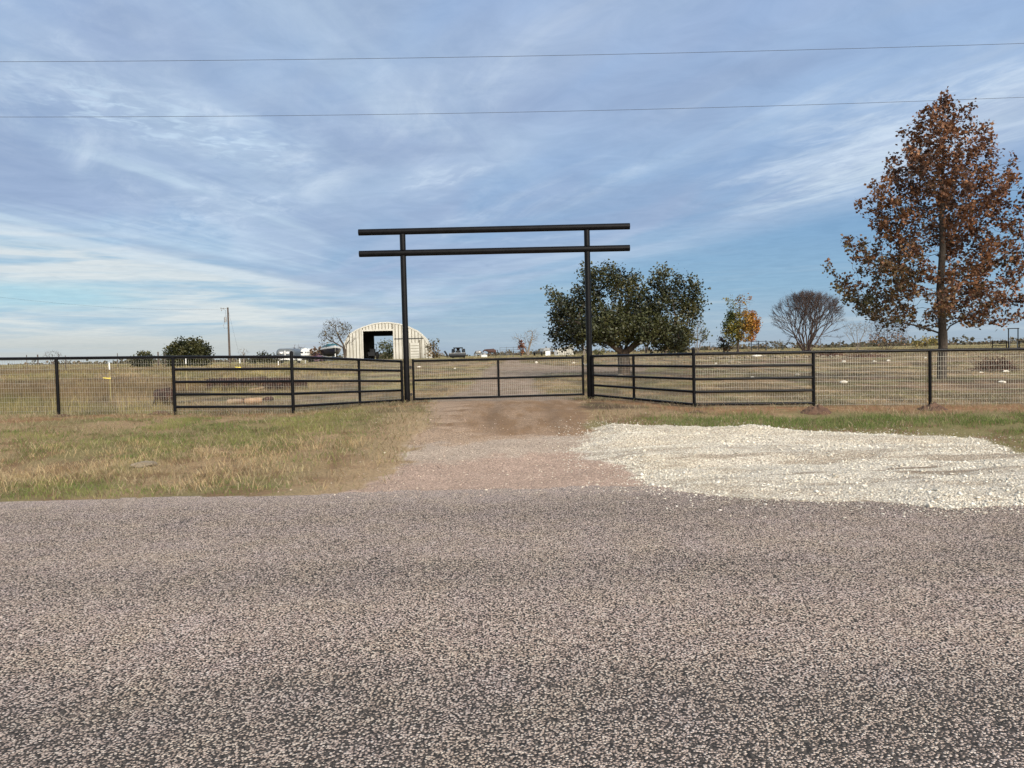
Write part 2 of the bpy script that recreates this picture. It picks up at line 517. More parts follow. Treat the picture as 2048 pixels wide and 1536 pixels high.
GRAVEL_POLY = gpoly([(1165, 868), (1195, 856), (1235, 850), (1330, 853), (1420, 858), (1500, 853), (1620, 862), (1760, 867), (1900, 875), (1960, 880), (2010, 893), (2048, 908)])
GRAVEL_POLY = np.vstack([GRAVEL_POLY, [[8.6, 10.4], [10.5, 10.2], [14, 9.6], [16, 8.4], [16, 7.3], [9, 7.35]],
                         gpoly([(2048, 1014), (1900, 1018), (1760, 1006), (1600, 1000), (1480, 998), (1380, 986), (1300, 968), (1240, 945), (1190, 918), (1160, 895)])])
_gl = lambda pts: gpoly(pts)
DRIVE_POLY = np.vstack([_gl([(690, 988), (740, 968), (792, 946), (812, 915), (818, 890), (838, 868), (866, 840), (850, 812)]),
                        _gl([(880, 800), (935, 780), (962, 755), (968, 742), (985, 733), (1010, 724)]),
                        [[-0.3, 96.0], [0.9, 96.0]],
                        _gl([(1040, 726), (1100, 731), (1180, 733), (1290, 737), (1290, 742), (1180, 744), (1090, 747), (1066, 755), (1062, 775), (1095, 792), (1150, 800)]),
                        _gl([(1162, 815), (1172, 845), (1185, 862), (1195, 900), (1300, 955), (1420, 985), (1420, 992)]), [[2.0, 8.6], [-2.0, 8.6]]])


def zones(x, y):
    wx = x + 0.30 * (fbm(x / 0.7, y / 0.7, 31, 4) - 0.5) + 0.10 * (vn(x / 0.12, y / 0.12, 33) - 0.5)
    wy = y + 0.22 * (fbm(x / 0.6, y / 0.6, 41, 4) - 0.5) + 0.08 * (vn(x / 0.12, y / 0.12, 43) - 0.5)
    roadedge = 9.12 + 0.24 * (fbm(x / 0.8, x * 0 + 3, 51, 4) - 0.5)
    gr = sdf(wx + .8 * (fbm(x / .9, y / .5, 37, 3) - .5) * (1 - sst(x, 2.2, 4)), wy + .35 * (fbm(x / .8, y / .4, 38, 3) - .5), GRAVEL_POLY)
    dr = sdf(wx, wy, DRIVE_POLY)
    return roadedge, gr, dr


def gravel_relief(x, y, gr):
    heap = 0.09 * fbm(x / 1.3, y / 0.6, 91, 3) + 0.025 * fbm(x / 0.28, y / 0.2, 93, 2) - .03
    rut = np.exp(-((y - 9.9 - .06 * x - .2 * np.sin(x * .6)) / .22) ** 2) + .8 * np.exp(-((y - 11.4 - .05 * x - .2 * np.sin(x * .6)) / .22) ** 2)
    return 0.02 + heap * sst(gr, 0, 0.6) - .045 * rut * sst(gr, .1, .5) + 0.04 * sst(y, 12, 13)


def mixc(a, b, f):
    f = np.asarray(f)[..., None]
    return a * (1 - f) + np.asarray(b) * f


def ground_colour(x, y, gr, dr):
    n1 = fbm(x / 2.2, y / 2.2, 61, 4); n2 = fbm(x / 0.5, y / 0.5, 67, 4); n3 = fbm(x / 7.0, y / 9.0, 71, 4); n4 = fbm(x / 0.14, y / 0.14, 73, 2)
    straw = np.array([.25, .195, .10]); tan = np.array([.195, .14, .082]); soil = np.array([.19, .115, .065]); red = np.array([.15, .092, .058]); green = np.array([.125, .135, .045])
    c = np.broadcast_to(tan, x.shape + (3,)).copy()
    # the field beyond the fence: dry straw left, thin brown turf right
    left = 1 - sst(x, -4, 1.0)
    c = mixc(c, straw, sst(n1, 0.38, 0.62) * (0.35 + 0.65 * left))
    c = mixc(c, red, sst(n3, 0.46, 0.66) * (0.75 - 0.35 * left))
    c = mixc(c, green, sst(n2 * 0.6 + n1 * 0.4, 0.50, 0.62) * 0.6)
    n6 = fbm(x / 0.9, y / 2.0, 171, 4); c = c * (0.58 + 0.74 * sst(n6, .32, .66))[..., None]
    far = sst(y, 60, 105)
    c = mixc(c, [.27, .235, .10], far * 0.6)
    # verge
    v = (1 - sst(y, 15.9, 16.5))
    cv = mixc(np.broadcast_to(np.array([.29, .205, .115]), x.shape + (3,)).copy(), green, sst(n1, 0.42, 0.62) * 0.55)
    cv = mixc(cv, soil, sst(n2 * .7 + n4 * .3, 0.50, 0.60) * 0.8)
    cv = mixc(cv, [.36, .26, .155], sst(dr + .9 * (n1 - .5), -1.3, -.2) * (x < 1) * .8)
    c = mixc(c, cv, v)
    # bare turned earth along the fence line
    fy = np.interp(x, [-14, -9.8, -8.3, -4.6, -3.2, -2.4, 2.2, 3.6, 14], [15.6, 15.7, 16.4, 16.4, 17.4, 19.3, 19.6, 16.4, 16.4])
    strip = (1 - sst(np.abs(y - fy + 0.50 * (x > 1) + 0.1), 0.20, 0.75 + 0.35 * (x > 1))) * sst(n2 * .5 + n1 * .3 + n4 * .2 + 0.06 * (x > 3), 0.42, 0.50)
    c = mixc(c, mixc(np.broadcast_to(np.array([.25, .135, .068]), x.shape + (3,)).copy(), [.36, .25, .14], sst(n4, .5, .8) * .6), strip * 0.95)
    # driveway
    d = sst(dr + .55 * (n2 - .5) + .45 * (n4 - .5), -0.09, 0.09)
    n7 = fbm(x / .3, y / .2, 77, 4)
    apron = np.array([.45, .335, .265]); grey = np.array([.45, .38, .305]); brown = np.array([.27, .175, .10]); pale = np.array([.35, .265, .20])
    cd = np.broadcast_to(apron, x.shape + (3,)).copy()
    cd = mixc(cd, grey, sst(y + 1.6 * (n1 - .5) + .7 * (n2 - .5) + 1.0 * (n7 - .5) - 0.30 * x, 10.85, 11.2) * .85)
    cd = mixc(cd, [.40, .295, .205], sst(y + 1.8 * (n1 - .5) + .8 * (n2 - .5) + 1.4 * (n7 - .5) - .15 * x, 12.4, 12.9))
    bx = np.abs(x - 0.35 + 0.5 * (n1 - .5)) / 1.75
    cd = mixc(cd, brown, sst(y + 1.5 * (n2 - .5) + 1.2 * (n1 - .5) + 1.2 * (n7 - .5) + 0.15 * x, 12.9, 13.3) * (1 - sst(bx + .6 * (n2 - .5) + .5 * (n7 - .5), 0.75, 0.98)) * (1 - sst(y, 18.5, 20.5)) * (.55 + .6 * sst(fbm(x / .18, y / 1.1, 79, 3), .35, .6)))
    ruts = np.exp(-((x - 0.75) / 0.16) ** 2) + np.exp(-((x + 0.45) / 0.16) ** 2)
    cd = mixc(cd, brown * 0.72, np.clip(ruts, 0, 1) * sst(y, 13, 14) * (1 - sst(y, 17, 18)) * 0.7)
    cd = mixc(cd, pale * .88, sst(y, 19.5, 21.5) * 0.95)
    cd = mixc(cd, mixc(pale[None] * np.ones(x.shape + (1,)), tan, sst(n2, .40, .60)), sst(y, 19.5, 22) * 0.75)
    cd = cd * (0.74 + 0.24 * n2 + .26 * n7)[..., None]
    c = mixc(c, cd, d)
    # crushed limestone
    g = sst(gr, -0.10, 0.12)
    cg = np.broadcast_to(np.array([.70, .655, .56]), x.shape + (3,)).copy()
    cg = mixc(cg, [.60, .52, .37], sst(n1, .45, .65) * .6)
    streak = fbm(x / 1.6 + 0.3 * y, (y - 0.09 * x) / 0.16, 83, 4)
    cg = mixc(cg, [.18, .125, .075], sst(streak, .50, .60) * np.exp(-((y - 10.0 - 0.25 * np.sin(x)) / 1.0) ** 2) * 0.95)
    cg = mixc(cg, [.40, .33, .24], sst(fbm(x / .6, y / .25, 87, 4), .56, .70) * .45)
    cg = mixc(cg, [.62, .57, .48], sst(n1, .35, .6) * .4)
    c = mixc(c, cg, g)
    return c


def build_ground():
    ys = np.concatenate([-np.geomspace(6000, 60, 18), np.arange(-50, -4, 4.0), np.arange(-3.6, 7.0, 0.3), np.arange(7.0, 18, 0.055), np.arange(18, 26, 0.11),
                         np.arange(26, 50, 0.3), np.arange(50, 110, 0.8), np.arange(110, 220, 3.0), np.geomspace(220, 6000, 40)])
    xc = np.arange(-12.5, 12.5, 0.065)
    xs1 = np.arange(12.5, 30, 0.25); xs2 = np.arange(30, 120, 1.1); xs3 = np.geomspace(120, 5000, 26)
    xp = np.concatenate([xs1, xs2, xs3])
    xs = np.concatenate([-xp[::-1], xc, xp])
    X, Y = np.meshgrid(xs, ys)
    Z = H(X, Y)
    re, gr, dr = zones(X, Y)
    isroad = (Y < re)
    C = ground_colour(X, Y, gr, dr)
    # relief
    g = sst(gr, -0.05, 0.5)
    Z = Z + g * gravel_relief(X, Y, gr)
    dm = sst(dr, -0.1, 0.3)
    Z = Z + (1 - isroad) * (1 - g) * (0.030 * (fbm(X / 0.25, Y / 0.25, 95, 3) - 0.5) * (1 - 0.6 * dm)) * sst(Y, 9.0, 9.8) * (1 - sst(Y, 60, 100))
    rut = (np.exp(-((X - 0.75) / 0.18) ** 2) + np.exp(-((X + 0.45) / 0.18) ** 2)) * sst(Y, 12.4, 13.5) * (1 - sst(Y, 40, 60))
    Z = Z - 0.03 * rut * dm + .018 * dm * (1 - isroad) * (fbm(X / .16, Y / .5, 97, 3) - .5) * sst(Y, 9.3, 10) * (1 - sst(Y, 24, 30))
    Z = np.where(isroad & (g < 0.05), np.minimum(Z, 0.0) - 0.0, Z)
    V = np.stack([X, Y, Z], -1).reshape(-1, 3)
    Cc = C.reshape(-1, 3)
    ny, nx = X.shape
    idx = np.arange(ny * nx).reshape(ny, nx)
    F = np.stack([idx[:-1, :-1], idx[:-1, 1:], idx[1:, 1:], idx[1:, :-1]], -1).reshape(-1, 4)
    fc = lambda A: ((A[:-1, :-1] + A[:-1, 1:] + A[1:, 1:] + A[1:, :-1]) / 4).reshape(-1)
    fg, fd, fx, fy = fc(gr), fc(dr), fc(X), fc(Y)
    fr = fc(re)
    kind = np.where(fg > 0, 3, np.where(fy < fr, np.where(fy < -4.0, 0, 1), np.where(fd > 0, 2, 0)))
    for kd, nm, m in ((0, 'field', M['field']), (1, 'road', M['road']), (2, 'driveway', M['drive']), (3, 'gravel_patch', M['gravel'])):
        Fk = F[kind == kd]
        used, inv = np.unique(Fk, return_inverse=True)
        tag(mesh_np(nm, V[used], inv.reshape(-1, 4), m, None, Cc[used], smooth=True), kind='structure')


def ground_mat(name, vor=None, fine=40.0, lo=0.62, hi=1.4, bump=0.5, dist=0.02):
    m = bpy.data.materials.new(name)
    m.use_nodes = True
    t = m.node_tree
    k = Nodes(t)
    b = t.nodes['Principled BSDF']
    co = k.n('ShaderNodeNewGeometry').outputs['Position']
    a = k.n('ShaderNodeAttribute', attribute_name='Col').outputs['Color']
    nz = k.noise(co, fine, 5.0, 0.68)
    c = k.mix(1.0, a, k.ramp(nz, [(0.28, (lo,) * 3 + (1,)), (0.72, (hi, hi * 0.98, hi * 0.95, 1))]), 'MULTIPLY')
    h = nz
    if vor:
        sc_, dark, f = vor
        vo = k.n('ShaderNodeTexVoronoi', {'Vector': co, 'Scale': sc_, 'Randomness': 1.0})
        cell = k.n('ShaderNodeSeparateColor', {0: vo.outputs['Color']}).outputs[0]
        c = k.mix(1.0, c, k.ramp(cell, [(0.0, (0.62, 0.6, 0.58, 1)), (1.0, (1.32, 1.30, 1.28, 1))]), 'MULTIPLY')
        edge = k.ss(vo.outputs['Distance'], 0.42, 0.75)
        c = k.mix(k.m('MULTIPLY', edge, f), c, dark)
        h = k.m('SUBTRACT', 1.0, vo.outputs['Distance'])
    k.put(b.inputs['Base Color'], c)
    b.inputs['Roughness'].default_value = 0.95
    b.inputs['Specular IOR Level'].default_value = 0.15
    bn = k.n('ShaderNodeBump', {'Height': h, 'Strength': bump, 'Distance': dist})
    k.put(b.inputs['Normal'], bn.outputs[0])
    return m


def road_mat():
    m = bpy.data.materials.new('chip_seal_road')
    m.use_nodes = True
    t = m.node_tree
    k = Nodes(t)
    b = t.nodes['Principled BSDF']
    co = k.n('ShaderNodeNewGeometry').outputs['Position']
    sp = k.n('ShaderNodeSeparateXYZ', {0: co})
    wv = k.n('ShaderNodeMix', data_type='VECTOR')
    v2 = k.n('ShaderNodeVectorMath', {0: co}, operation='ADD')
    nzv = k.n('ShaderNodeTexNoise', {'Vector': co, 'Scale': 60.0, 'Detail': 2.0})
    sv = k.n('ShaderNodeVectorMath', {0: nzv.outputs['Color'], 'Scale': 0.008}, operation='SCALE')
    k.put(v2.inputs[1], sv.outputs[0])
    vo = k.n('ShaderNodeTexVoronoi', {'Vector': v2.outputs[0], 'Scale': 86.0, 'Randomness': 1.0})
    s3 = k.n('ShaderNodeSeparateColor', {0: vo.outputs['Color']})
    stone = k.ramp(s3.outputs[0], [(0.0, (.24, .18, .15, 1)), (0.2, (.37, .288, .243, 1)), (0.5, (.53, .419, .355, 1)), (0.75, (.635, .522, .442, 1)), (1.0, (.80, .705, .61, 1))])
    patch = k.noise(co, 0.55, 5.0, 0.6)
    lane = k.noise(k.vec(k.m('MULTIPLY', sp.outputs[0], 0.10), k.m('MULTIPLY', sp.outputs[1], 0.75)), 1.0, 3.0, 0.5)
    mid = k.noise(co, 5.0, 3.0, 0.6)
    wear = k.m('ADD', k.m('MULTIPLY', patch, 0.4), k.m('ADD', k.m('MULTIPLY', lane, 0.35), k.m('MULTIPLY', mid, 0.25)))
    tint = k.noise(co, 2.3, 3.0, 0.55)
    stone = k.mix(1.0, stone, k.ramp(tint, [(0.3, (1.0, .975, .99, 1)), (0.7, (1.02, .99, .90, 1))]), 'MULTIPLY')
    # lost chips show the binder
    # polished wheel paths along the road: fewer pale chips, more binder
    wy_ = k.m('ADD', sp.outputs[1], k.m('MULTIPLY', k.m('SUBTRACT', patch, 0.5), 0.9))
    g1 = k.m('MULTIPLY', k.ss(wy_, 2.2, 2.9), k.ss(wy_, 4.2, 3.4))
    g2 = k.m('MULTIPLY', k.ss(wy_, 7.0, 7.7), k.ss(wy_, 9.0, 8.3))
    g3 = k.m('MULTIPLY', k.ss(wy_, 4.9, 5.4), k.ss(wy_, 6.2, 5.7))
    path = k.m('ADD', k.m('MAXIMUM', g1, k.m('MULTIPLY', k.m('MULTIPLY', g2, 0.45), k.ss(sp.outputs[0], -2.5, 2.0))), k.m('MULTIPLY', g3, 0.45))
    tar = k.ss(k.noise(co, 1.7, 6.0, 0.7, 0.6), 0.60, 0.70)
    lost = k.m('LESS_THAN', s3.outputs[1], k.m('ADD', k.m('ADD', k.m('MULTIPLY', k.ss(wear, 0.66, 0.36), 0.26), k.m('MULTIPLY', path, 0.17)), k.m('MULTIPLY', tar, 0.22)))
    stone = k.mix(k.m('MULTIPLY', path, 0.28), stone, (.23, .205, .18, 1))
    edge = k.ss(vo.outputs['Distance'], 0.46, 0.66)
    dark = k.m('MAXIMUM', k.m('MULTIPLY', lost, 0.9), edge)
    c = k.mix(dark, stone, (.034, .032, .030, 1))
    # pale dust near the driveway mouth
    near = k.ss(k.m('ADD', sp.outputs[1], k.m('MULTIPLY', k.m('SUBTRACT', mid, 0.5), 1.2)), 8.1, 9.2)
    c = k.mix(k.m('MULTIPLY', near, 0.30), c, (.40, .33, .285, 1))
    k.put(b.inputs['Base Color'], c)
    k.put(b.inputs['Roughness'], 0.95)
    b.inputs['Specular IOR Level'].default_value = 0.06
    h = k.m('MULTIPLY', k.m('SUBTRACT', 1.0, k.ss(vo.outputs['Distance'], 0.25, 0.62)), k.m('SUBTRACT', 1.0, k.m('MULTIPLY', lost, 0.8)))
    bn = k.n('ShaderNodeBump', {'Height': h, 'Strength': 0.75, 'Distance': 0.006})
    k.put(b.inputs['Normal'], bn.outputs[0])
    return m


M['field'] = ground_mat('field_turf', None, 26.0, 0.60, 1.42, 0.9, 0.04)
M['drive'] = ground_mat('dirt_drive', (58.0, (.16, .115, .085, 1), 0.7), 75.0, 0.55, 1.42, 0.8, 0.012)
M['gravel'] = ground_mat('crushed_limestone', (46.0, (.24, .195, .14, 1), 0.8), 60.0, 0.75, 1.18, 0.9, 0.02)
M['road'] = road_mat()
build_ground()
RNG = np.random.default_rng(11)


# ------------------------------------------------------------------ grass, gravel
def blades(name, pos, h, w, col, lean, kind_label=None, tipcol=1.15):
    n = len(pos)
    az = RNG.uniform(0, 2 * np.pi, n); la = RNG.uniform(0, 2 * np.pi, n)
    wx, wy = np.cos(az) * w / 2, np.sin(az) * w / 2
    lx, ly = np.cos(la) * lean * h, np.sin(la) * lean * h
    V = np.zeros((n, 5, 3))
    V[:, 0] = pos + np.stack([-wx, -wy, 0 * h], -1); V[:, 1] = pos + np.stack([wx, wy, 0 * h], -1)
    mz = h * 0.58
    V[:, 2] = pos + np.stack([-wx * .8 + lx * .35, -wy * .8 + ly * .35, mz], -1); V[:, 3] = pos + np.stack([wx * .8 + lx * .35, wy * .8 + ly * .35, mz], -1)
    V[:, 4] = pos + np.stack([lx, ly, h * np.sqrt(np.clip(1 - lean * lean * .6, .1, 1))], -1)
    b = (np.arange(n) * 5)[:, None]
    F = np.concatenate([b + [0, 1, 3], b + [0, 3, 2], b + [2, 3, 4]], 0)
    C = np.repeat(col[:, None, :], 5, 1)
    C[:, 4] *= tipcol
    return tag(mesh_np(name, V.reshape(-1, 3), F, M['blade'], None, C.reshape(-1, 3)), kind='stuff')


def scatter(n, x0, x1, y0, y1, ypow=1.0):
    x = RNG.uniform(x0, x1, n)
    y = y0 + (y1 - y0) * RNG.uniform(0, 1, n) ** ypow
    return x, y


def tufted(n, x0, x1, y0, y1, per, spread, ypow=1.0):
    cx, cy = scatter(n // per, x0, x1, y0, y1, ypow)
    x = np.repeat(cx, per) + RNG.normal(0, spread, len(cx) * per)
    y = np.repeat(cy, per) + RNG.normal(0, spread, len(cx) * per)
    return x, y


GREEN = np.array([.165, .20, .055]); GREEN2 = np.array([.095, .14, .04]); YEL = np.array([.29, .27, .10]); STRAW = np.array([.46, .37, .21]); TANB = np.array([.40, .27, .14]); BROWN = np.array([.23, .14, .07])


def fence_y(x):
    return np.interp(x, [-40, -4.6, -3.0, 3.0, 3.6, 40], [16.5, 16.5, 19.8, 19.8, 16.5, 16.5])


def grass_all():
    # mown verge
    x, y = scatter(150000, -14.5, -0.8, 9.1, 17.8)
    x2, y2 = scatter(120000, 1.5, 14.5, 9.6, 17.5)
    x = np.concatenate([x, x2]); y = np.concatenate([y, y2])
    re, gr, dr = zones(x, y)
    n1 = fbm(x / 2.2, y / 2.2, 61, 4); n2 = fbm(x / 0.5, y / 0.5, 67, 4); n5 = fbm(x / 1.1, y / .8, 103, 3)
    fy = fence_y(x)
    strip = np.where(x > 1, sst(y, 14.6, 15.5), sst(y - fy + .9 * sst(-x, 8.3, 9.8) + .9 * np.exp(-((x + 3.3) / 1.6) ** 2), -1.05, -0.35))
    strip = strip * sst(n2 * .5 + n1 * .5 + 0.1 * (x > 3), .30, .5)
    rightg = np.where(x > 1, np.exp(-((y - (14.0 - 0.06 * x)) / 0.9) ** 2) * 1.8 + sst(x, 6.5, 9) * 0.6 * (y < 14.6), 1)
    nearroad = 0.35 + 0.65 * sst(y - re, 0.05, 0.5)
    keep = (y > re) & (dr < 0.0) & (gr < -0.02) & (y < fy + 0.6)
    keep &= RNG.uniform(0, 1, len(x)) < (0.06 + 0.94 * sst(n2 * .55 + n5 * .45, .38, .55)) * (1 - 0.93 * strip) * np.clip(rightg, 0.05, 1) * nearroad * (1 - .95 * sst(dr + 1.6 * (n5 - .5), -2.0, -.5))
    x, y, n1, n2, n5 = x[keep], y[keep], n1[keep], n2[keep], n5[keep]
    re = re[keep]
    n = len(x)
    # colour belts: green at the road and below the fence, dry between
    dy = y - re
    belt = np.exp(-((dy - 0.45) / 0.65) ** 2) * .8 + sst(dy + 0.22 * (x + 7), 2.2, 3.8) * 1.2
    belt = np.where(x > 1, 1.25, belt) + (n1 - .5) * 2.6
    gmix = sst(belt + .10 + RNG.normal(0, .2, n), .32, .68)
    gcol = mixc(GREEN[None] * np.ones((n, 1)), GREEN2, RNG.uniform(0, 1, n))
    gcol = mixc(gcol, YEL, sst(n5, .5, .7) * .6 * (x < 1))
    dcol = mixc(STRAW[None] * np.ones((n, 1)), TANB, RNG.uniform(0, 1, n))
    dcol = mixc(dcol, BROWN, sst(n2, .48, .66) * .7) * np.array([.9, .95, 1.05])
    gmix = np.clip(gmix + .30 * (RNG.uniform(0, 1, n) < .45), 0, 1)
    col = mixc(dcol, gcol, gmix) * RNG.uniform(.75, 1.25, (n, 1))
    h = RNG.uniform(.03, .085, n) * (0.5 + 1.0 * n5) * np.where(x > 1, 1.3, 1)
    pos = np.stack([x, y, H(x, y) - .012], -1)
    blades('verge_grass', pos, h, RNG.uniform(.004, .009, n), col, RNG.uniform(.2, .9, n))
    # matted thatch lying on the ground, out over the bare edges
    x, y = scatter(42000, -14.5, -.6, 9.15, 20.0)
    xb, yb = scatter(16000, 1.6, 14.5, 13.0, 20.0)
    x = np.concatenate([x, xb]); y = np.concatenate([y, yb])
    re, gr, dr = zones(x, y)
    n5 = fbm(x / .45, y / .35, 201, 3)
    keep = (y > re - RNG.exponential(.10, len(x))) & (gr < -.05) & (dr < .35 * n5) & (RNG.uniform(0, 1, len(x)) < (.15 + .85 * sst(n5, .38, .6)) * np.where(dr > -.1, .5, 1))
    x, y, n5 = x[keep], y[keep], n5[keep]
    n = len(x)
    col = mixc(STRAW[None] * np.ones((n, 1)) * [.92, .95, 1.05], BROWN, RNG.uniform(0, 1, n) ** 1.2)
    col = mixc(col, GREEN * 1.1, (RNG.uniform(0, 1, n) < .12) * .8) * RNG.uniform(.6, 1.2, (n, 1))
    blades('matted_thatch', np.stack([x, y, H(x, y) + RNG.uniform(-.004, .02, n)], -1), RNG.uniform(.05, .16, n), RNG.uniform(.004, .008, n), col, RNG.uniform(1.1, 1.25, n))
    # tall dry seed stalks in tufts
    x, y = tufted(13000, -14.5, -1.8, 9.35, 13.0, 16, .12)
    re, gr, dr = zones(x, y)
    n5 = fbm(x / 1.3, y / .9, 113, 3)
    keep = (dr < -.35) & (y > re + .15) & (n5 > .53)
    x, y = x[keep], y[keep]
    n = len(x)
    col = mixc(STRAW[None] * np.ones((n, 1)) * 1.12, TANB, RNG.uniform(0, 1, n) ** 1.3) * RNG.uniform(.75, 1.2, (n, 1))
    blades('dry_stalks', np.stack([x, y, H(x, y) - .01], -1), RNG.uniform(.07, .22, n) * RNG.uniform(.5, 1.1, n), RNG.uniform(.0035, .007, n), col, RNG.uniform(.5, .99, n))
    # the uncut field, left
    xs_, ys_, hs_, ws_ = [], [], [], []
    for cnt, per, sp, y0, y1, xa, xb, hh, ww in ((90000, 9, .07, 16.6, 30, -26, 0, (.10, .38), .007), (70000, 7, .12, 30, 60, -52, -2, (.10, .30), .016), (52000, 5, .2, 60, 112, -100, 4, (.05, .15), .035)):
        x, y = tufted(cnt, xa, xb, y0, y1, per, sp)
        xs_.append(x); ys_.append(y); hs_.append(RNG.uniform(*hh, len(x))); ws_.append(RNG.uniform(.6, 1.3, len(x)) * ww)
    x, y, h, w = map(np.concatenate, (xs_, ys_, hs_, ws_))
    re, gr, dr = zones(x, y)
    n1 = fbm(x / 2.2, y / 2.2, 61, 4); n3 = fbm(x / 7, y / 9, 71, 4)
    short = sst(x + 0.12 * (y - 20), -8.5, -4.0) * (1 - 0 * y)
    keep = (dr < -.4) & (y > fence_y(x) + .15) & (x < 1) & (RNG.uniform(0, 1, len(x)) > .45 * short)
    x, y, h, w, n1, n3, short = (a[keep] for a in (x, y, h, w, n1, n3, short))
    n = len(x)
    col = mixc(STRAW[None] * np.ones((n, 1)), TANB, RNG.uniform(0, 1, n))
    col = mixc(col, [.42, .36, .12], sst(n1, .42, .58) * .7)
    col = mixc(col, [.15, .155, .055], sst(fbm(x / 1.4, y / 2.4, 121, 3), .48, .64) * .7)
    col = mixc(col, [.20, .115, .07], sst(n3, .46, .62) * .65) * RNG.uniform(.45, 1.2, (n, 1)) * .72
    n6 = sst(fbm(x / .9, y / 2.0, 171, 4), .34, .62); col = col * (.62 + .62 * n6)[:, None]
    pile = np.exp(-(np.clip(np.abs(x + 7.6) - 2.2, 0, 9) / .8) ** 2) * (y > 17.5) * (y < 23.5)
    h = h * (1 - .8 * pile) * (1 - .72 * short) * (.3 + .7 * n1 + .6 * n6)
    blades('dry_field_grass', np.stack([x, y, H(x, y) - .02], -1), h, w, col, RNG.uniform(.2, .9, n))
    # thin turf, right and middle
    xs_, ys_, hs_, ws_ = [], [], [], []
    for cnt, per, sp, y0, y1, xa, xb, hh, ww in ((70000, 5, .08, 16.6, 30, -4, 24, (.03, .10), .008), (45000, 5, .14, 30, 60, -6, 50, (.04, .13), .018), (26000, 4, .25, 60, 112, -6, 95, (.06, .22), .04)):
        x, y = tufted(cnt, xa, xb, y0, y1, per, sp)
        xs_.append(x); ys_.append(y); hs_.append(RNG.uniform(*hh, len(x))); ws_.append(RNG.uniform(.6, 1.3, len(x)) * ww)
    x, y, h, w = map(np.concatenate, (xs_, ys_, hs_, ws_))
    re, gr, dr = zones(x, y)
    n1 = fbm(x / 2.2, y / 2.2, 61, 4); n3 = fbm(x / 7, y / 9, 71, 4)
    keep = (dr < -.15) & (y > fence_y(x) - .1) & (RNG.uniform(0, 1, len(x)) < .2 + .8 * sst(1 - n3, .38, .58))
    x, y, h, w, n1, n3 = (a[keep] for a in (x, y, h, w, n1, n3))
    n = len(x)
    col = mixc(STRAW[None] * np.ones((n, 1)) * .72, TANB * .8, RNG.uniform(0, 1, n))
    col = mixc(col, [.14, .145, .05], sst(n1, .42, .6) * .75)
    col = mixc(col, BROWN, RNG.uniform(0, .7, n)) * RNG.uniform(.5, 1.2, (n, 1))
    col = col * (.62 + .66 * sst(fbm(x / .9, y / 2.0, 171, 4), .34, .62))[:, None]
    blades('thin_turf', np.stack([x, y, H(x, y) - .01], -1), h, w, col, RNG.uniform(.3, .9, n))


def stones(name, x, y, z, size, col, flat=.65):
    n = len(x)
    T = np.array([[1, 0, 0], [-1, 0, 0], [0, 1, 0], [0, -1, 0], [0, 0, 1], [0, 0, -1], [.62, .62, .3], [-.6, -.55, .4]], float)
    Fo = np.array([[0, 6, 4], [6, 2, 4], [2, 1, 4], [1, 7, 4], [7, 3, 4], [3, 0, 4], [0, 2, 6], [1, 3, 7], [2, 0, 5], [1, 2, 5], [3, 1, 5], [0, 3, 5]])
    J = T[None] + RNG.normal(0, .22, (n, 8, 3))
    sx = size[:, None] * RNG.uniform(.7, 1.3, (n, 1)); sy = size[:, None] * RNG.uniform(.6, 1.1, (n, 1)); sz = size[:, None] * RNG.uniform(.6, 1.1, (n, 1)) * flat
    a = RNG.uniform(0, 6.28, (n, 1))
    px, py = J[..., 0] * sx, J[..., 1] * sy
    V = np.stack([px * np.cos(a) - py * np.sin(a) + x[:, None], px * np.sin(a) + py * np.cos(a) + y[:, None], J[..., 2] * sz + z[:, None]], -1)
    F = (np.arange(n) * 8)[:, None, None] + Fo[None]
    C = np.repeat(col[:, None, :], 8, 1)
    return tag(mesh_np(name, V.reshape(-1, 3), F.reshape(-1, 3), M['stone'], None, C.reshape(-1, 3)), kind='stuff')


def gravel_z(x, y, gr):
    g = sst(gr, -0.05, 0.5)
    return H(x, y) + g * gravel_relief(x, y, gr)


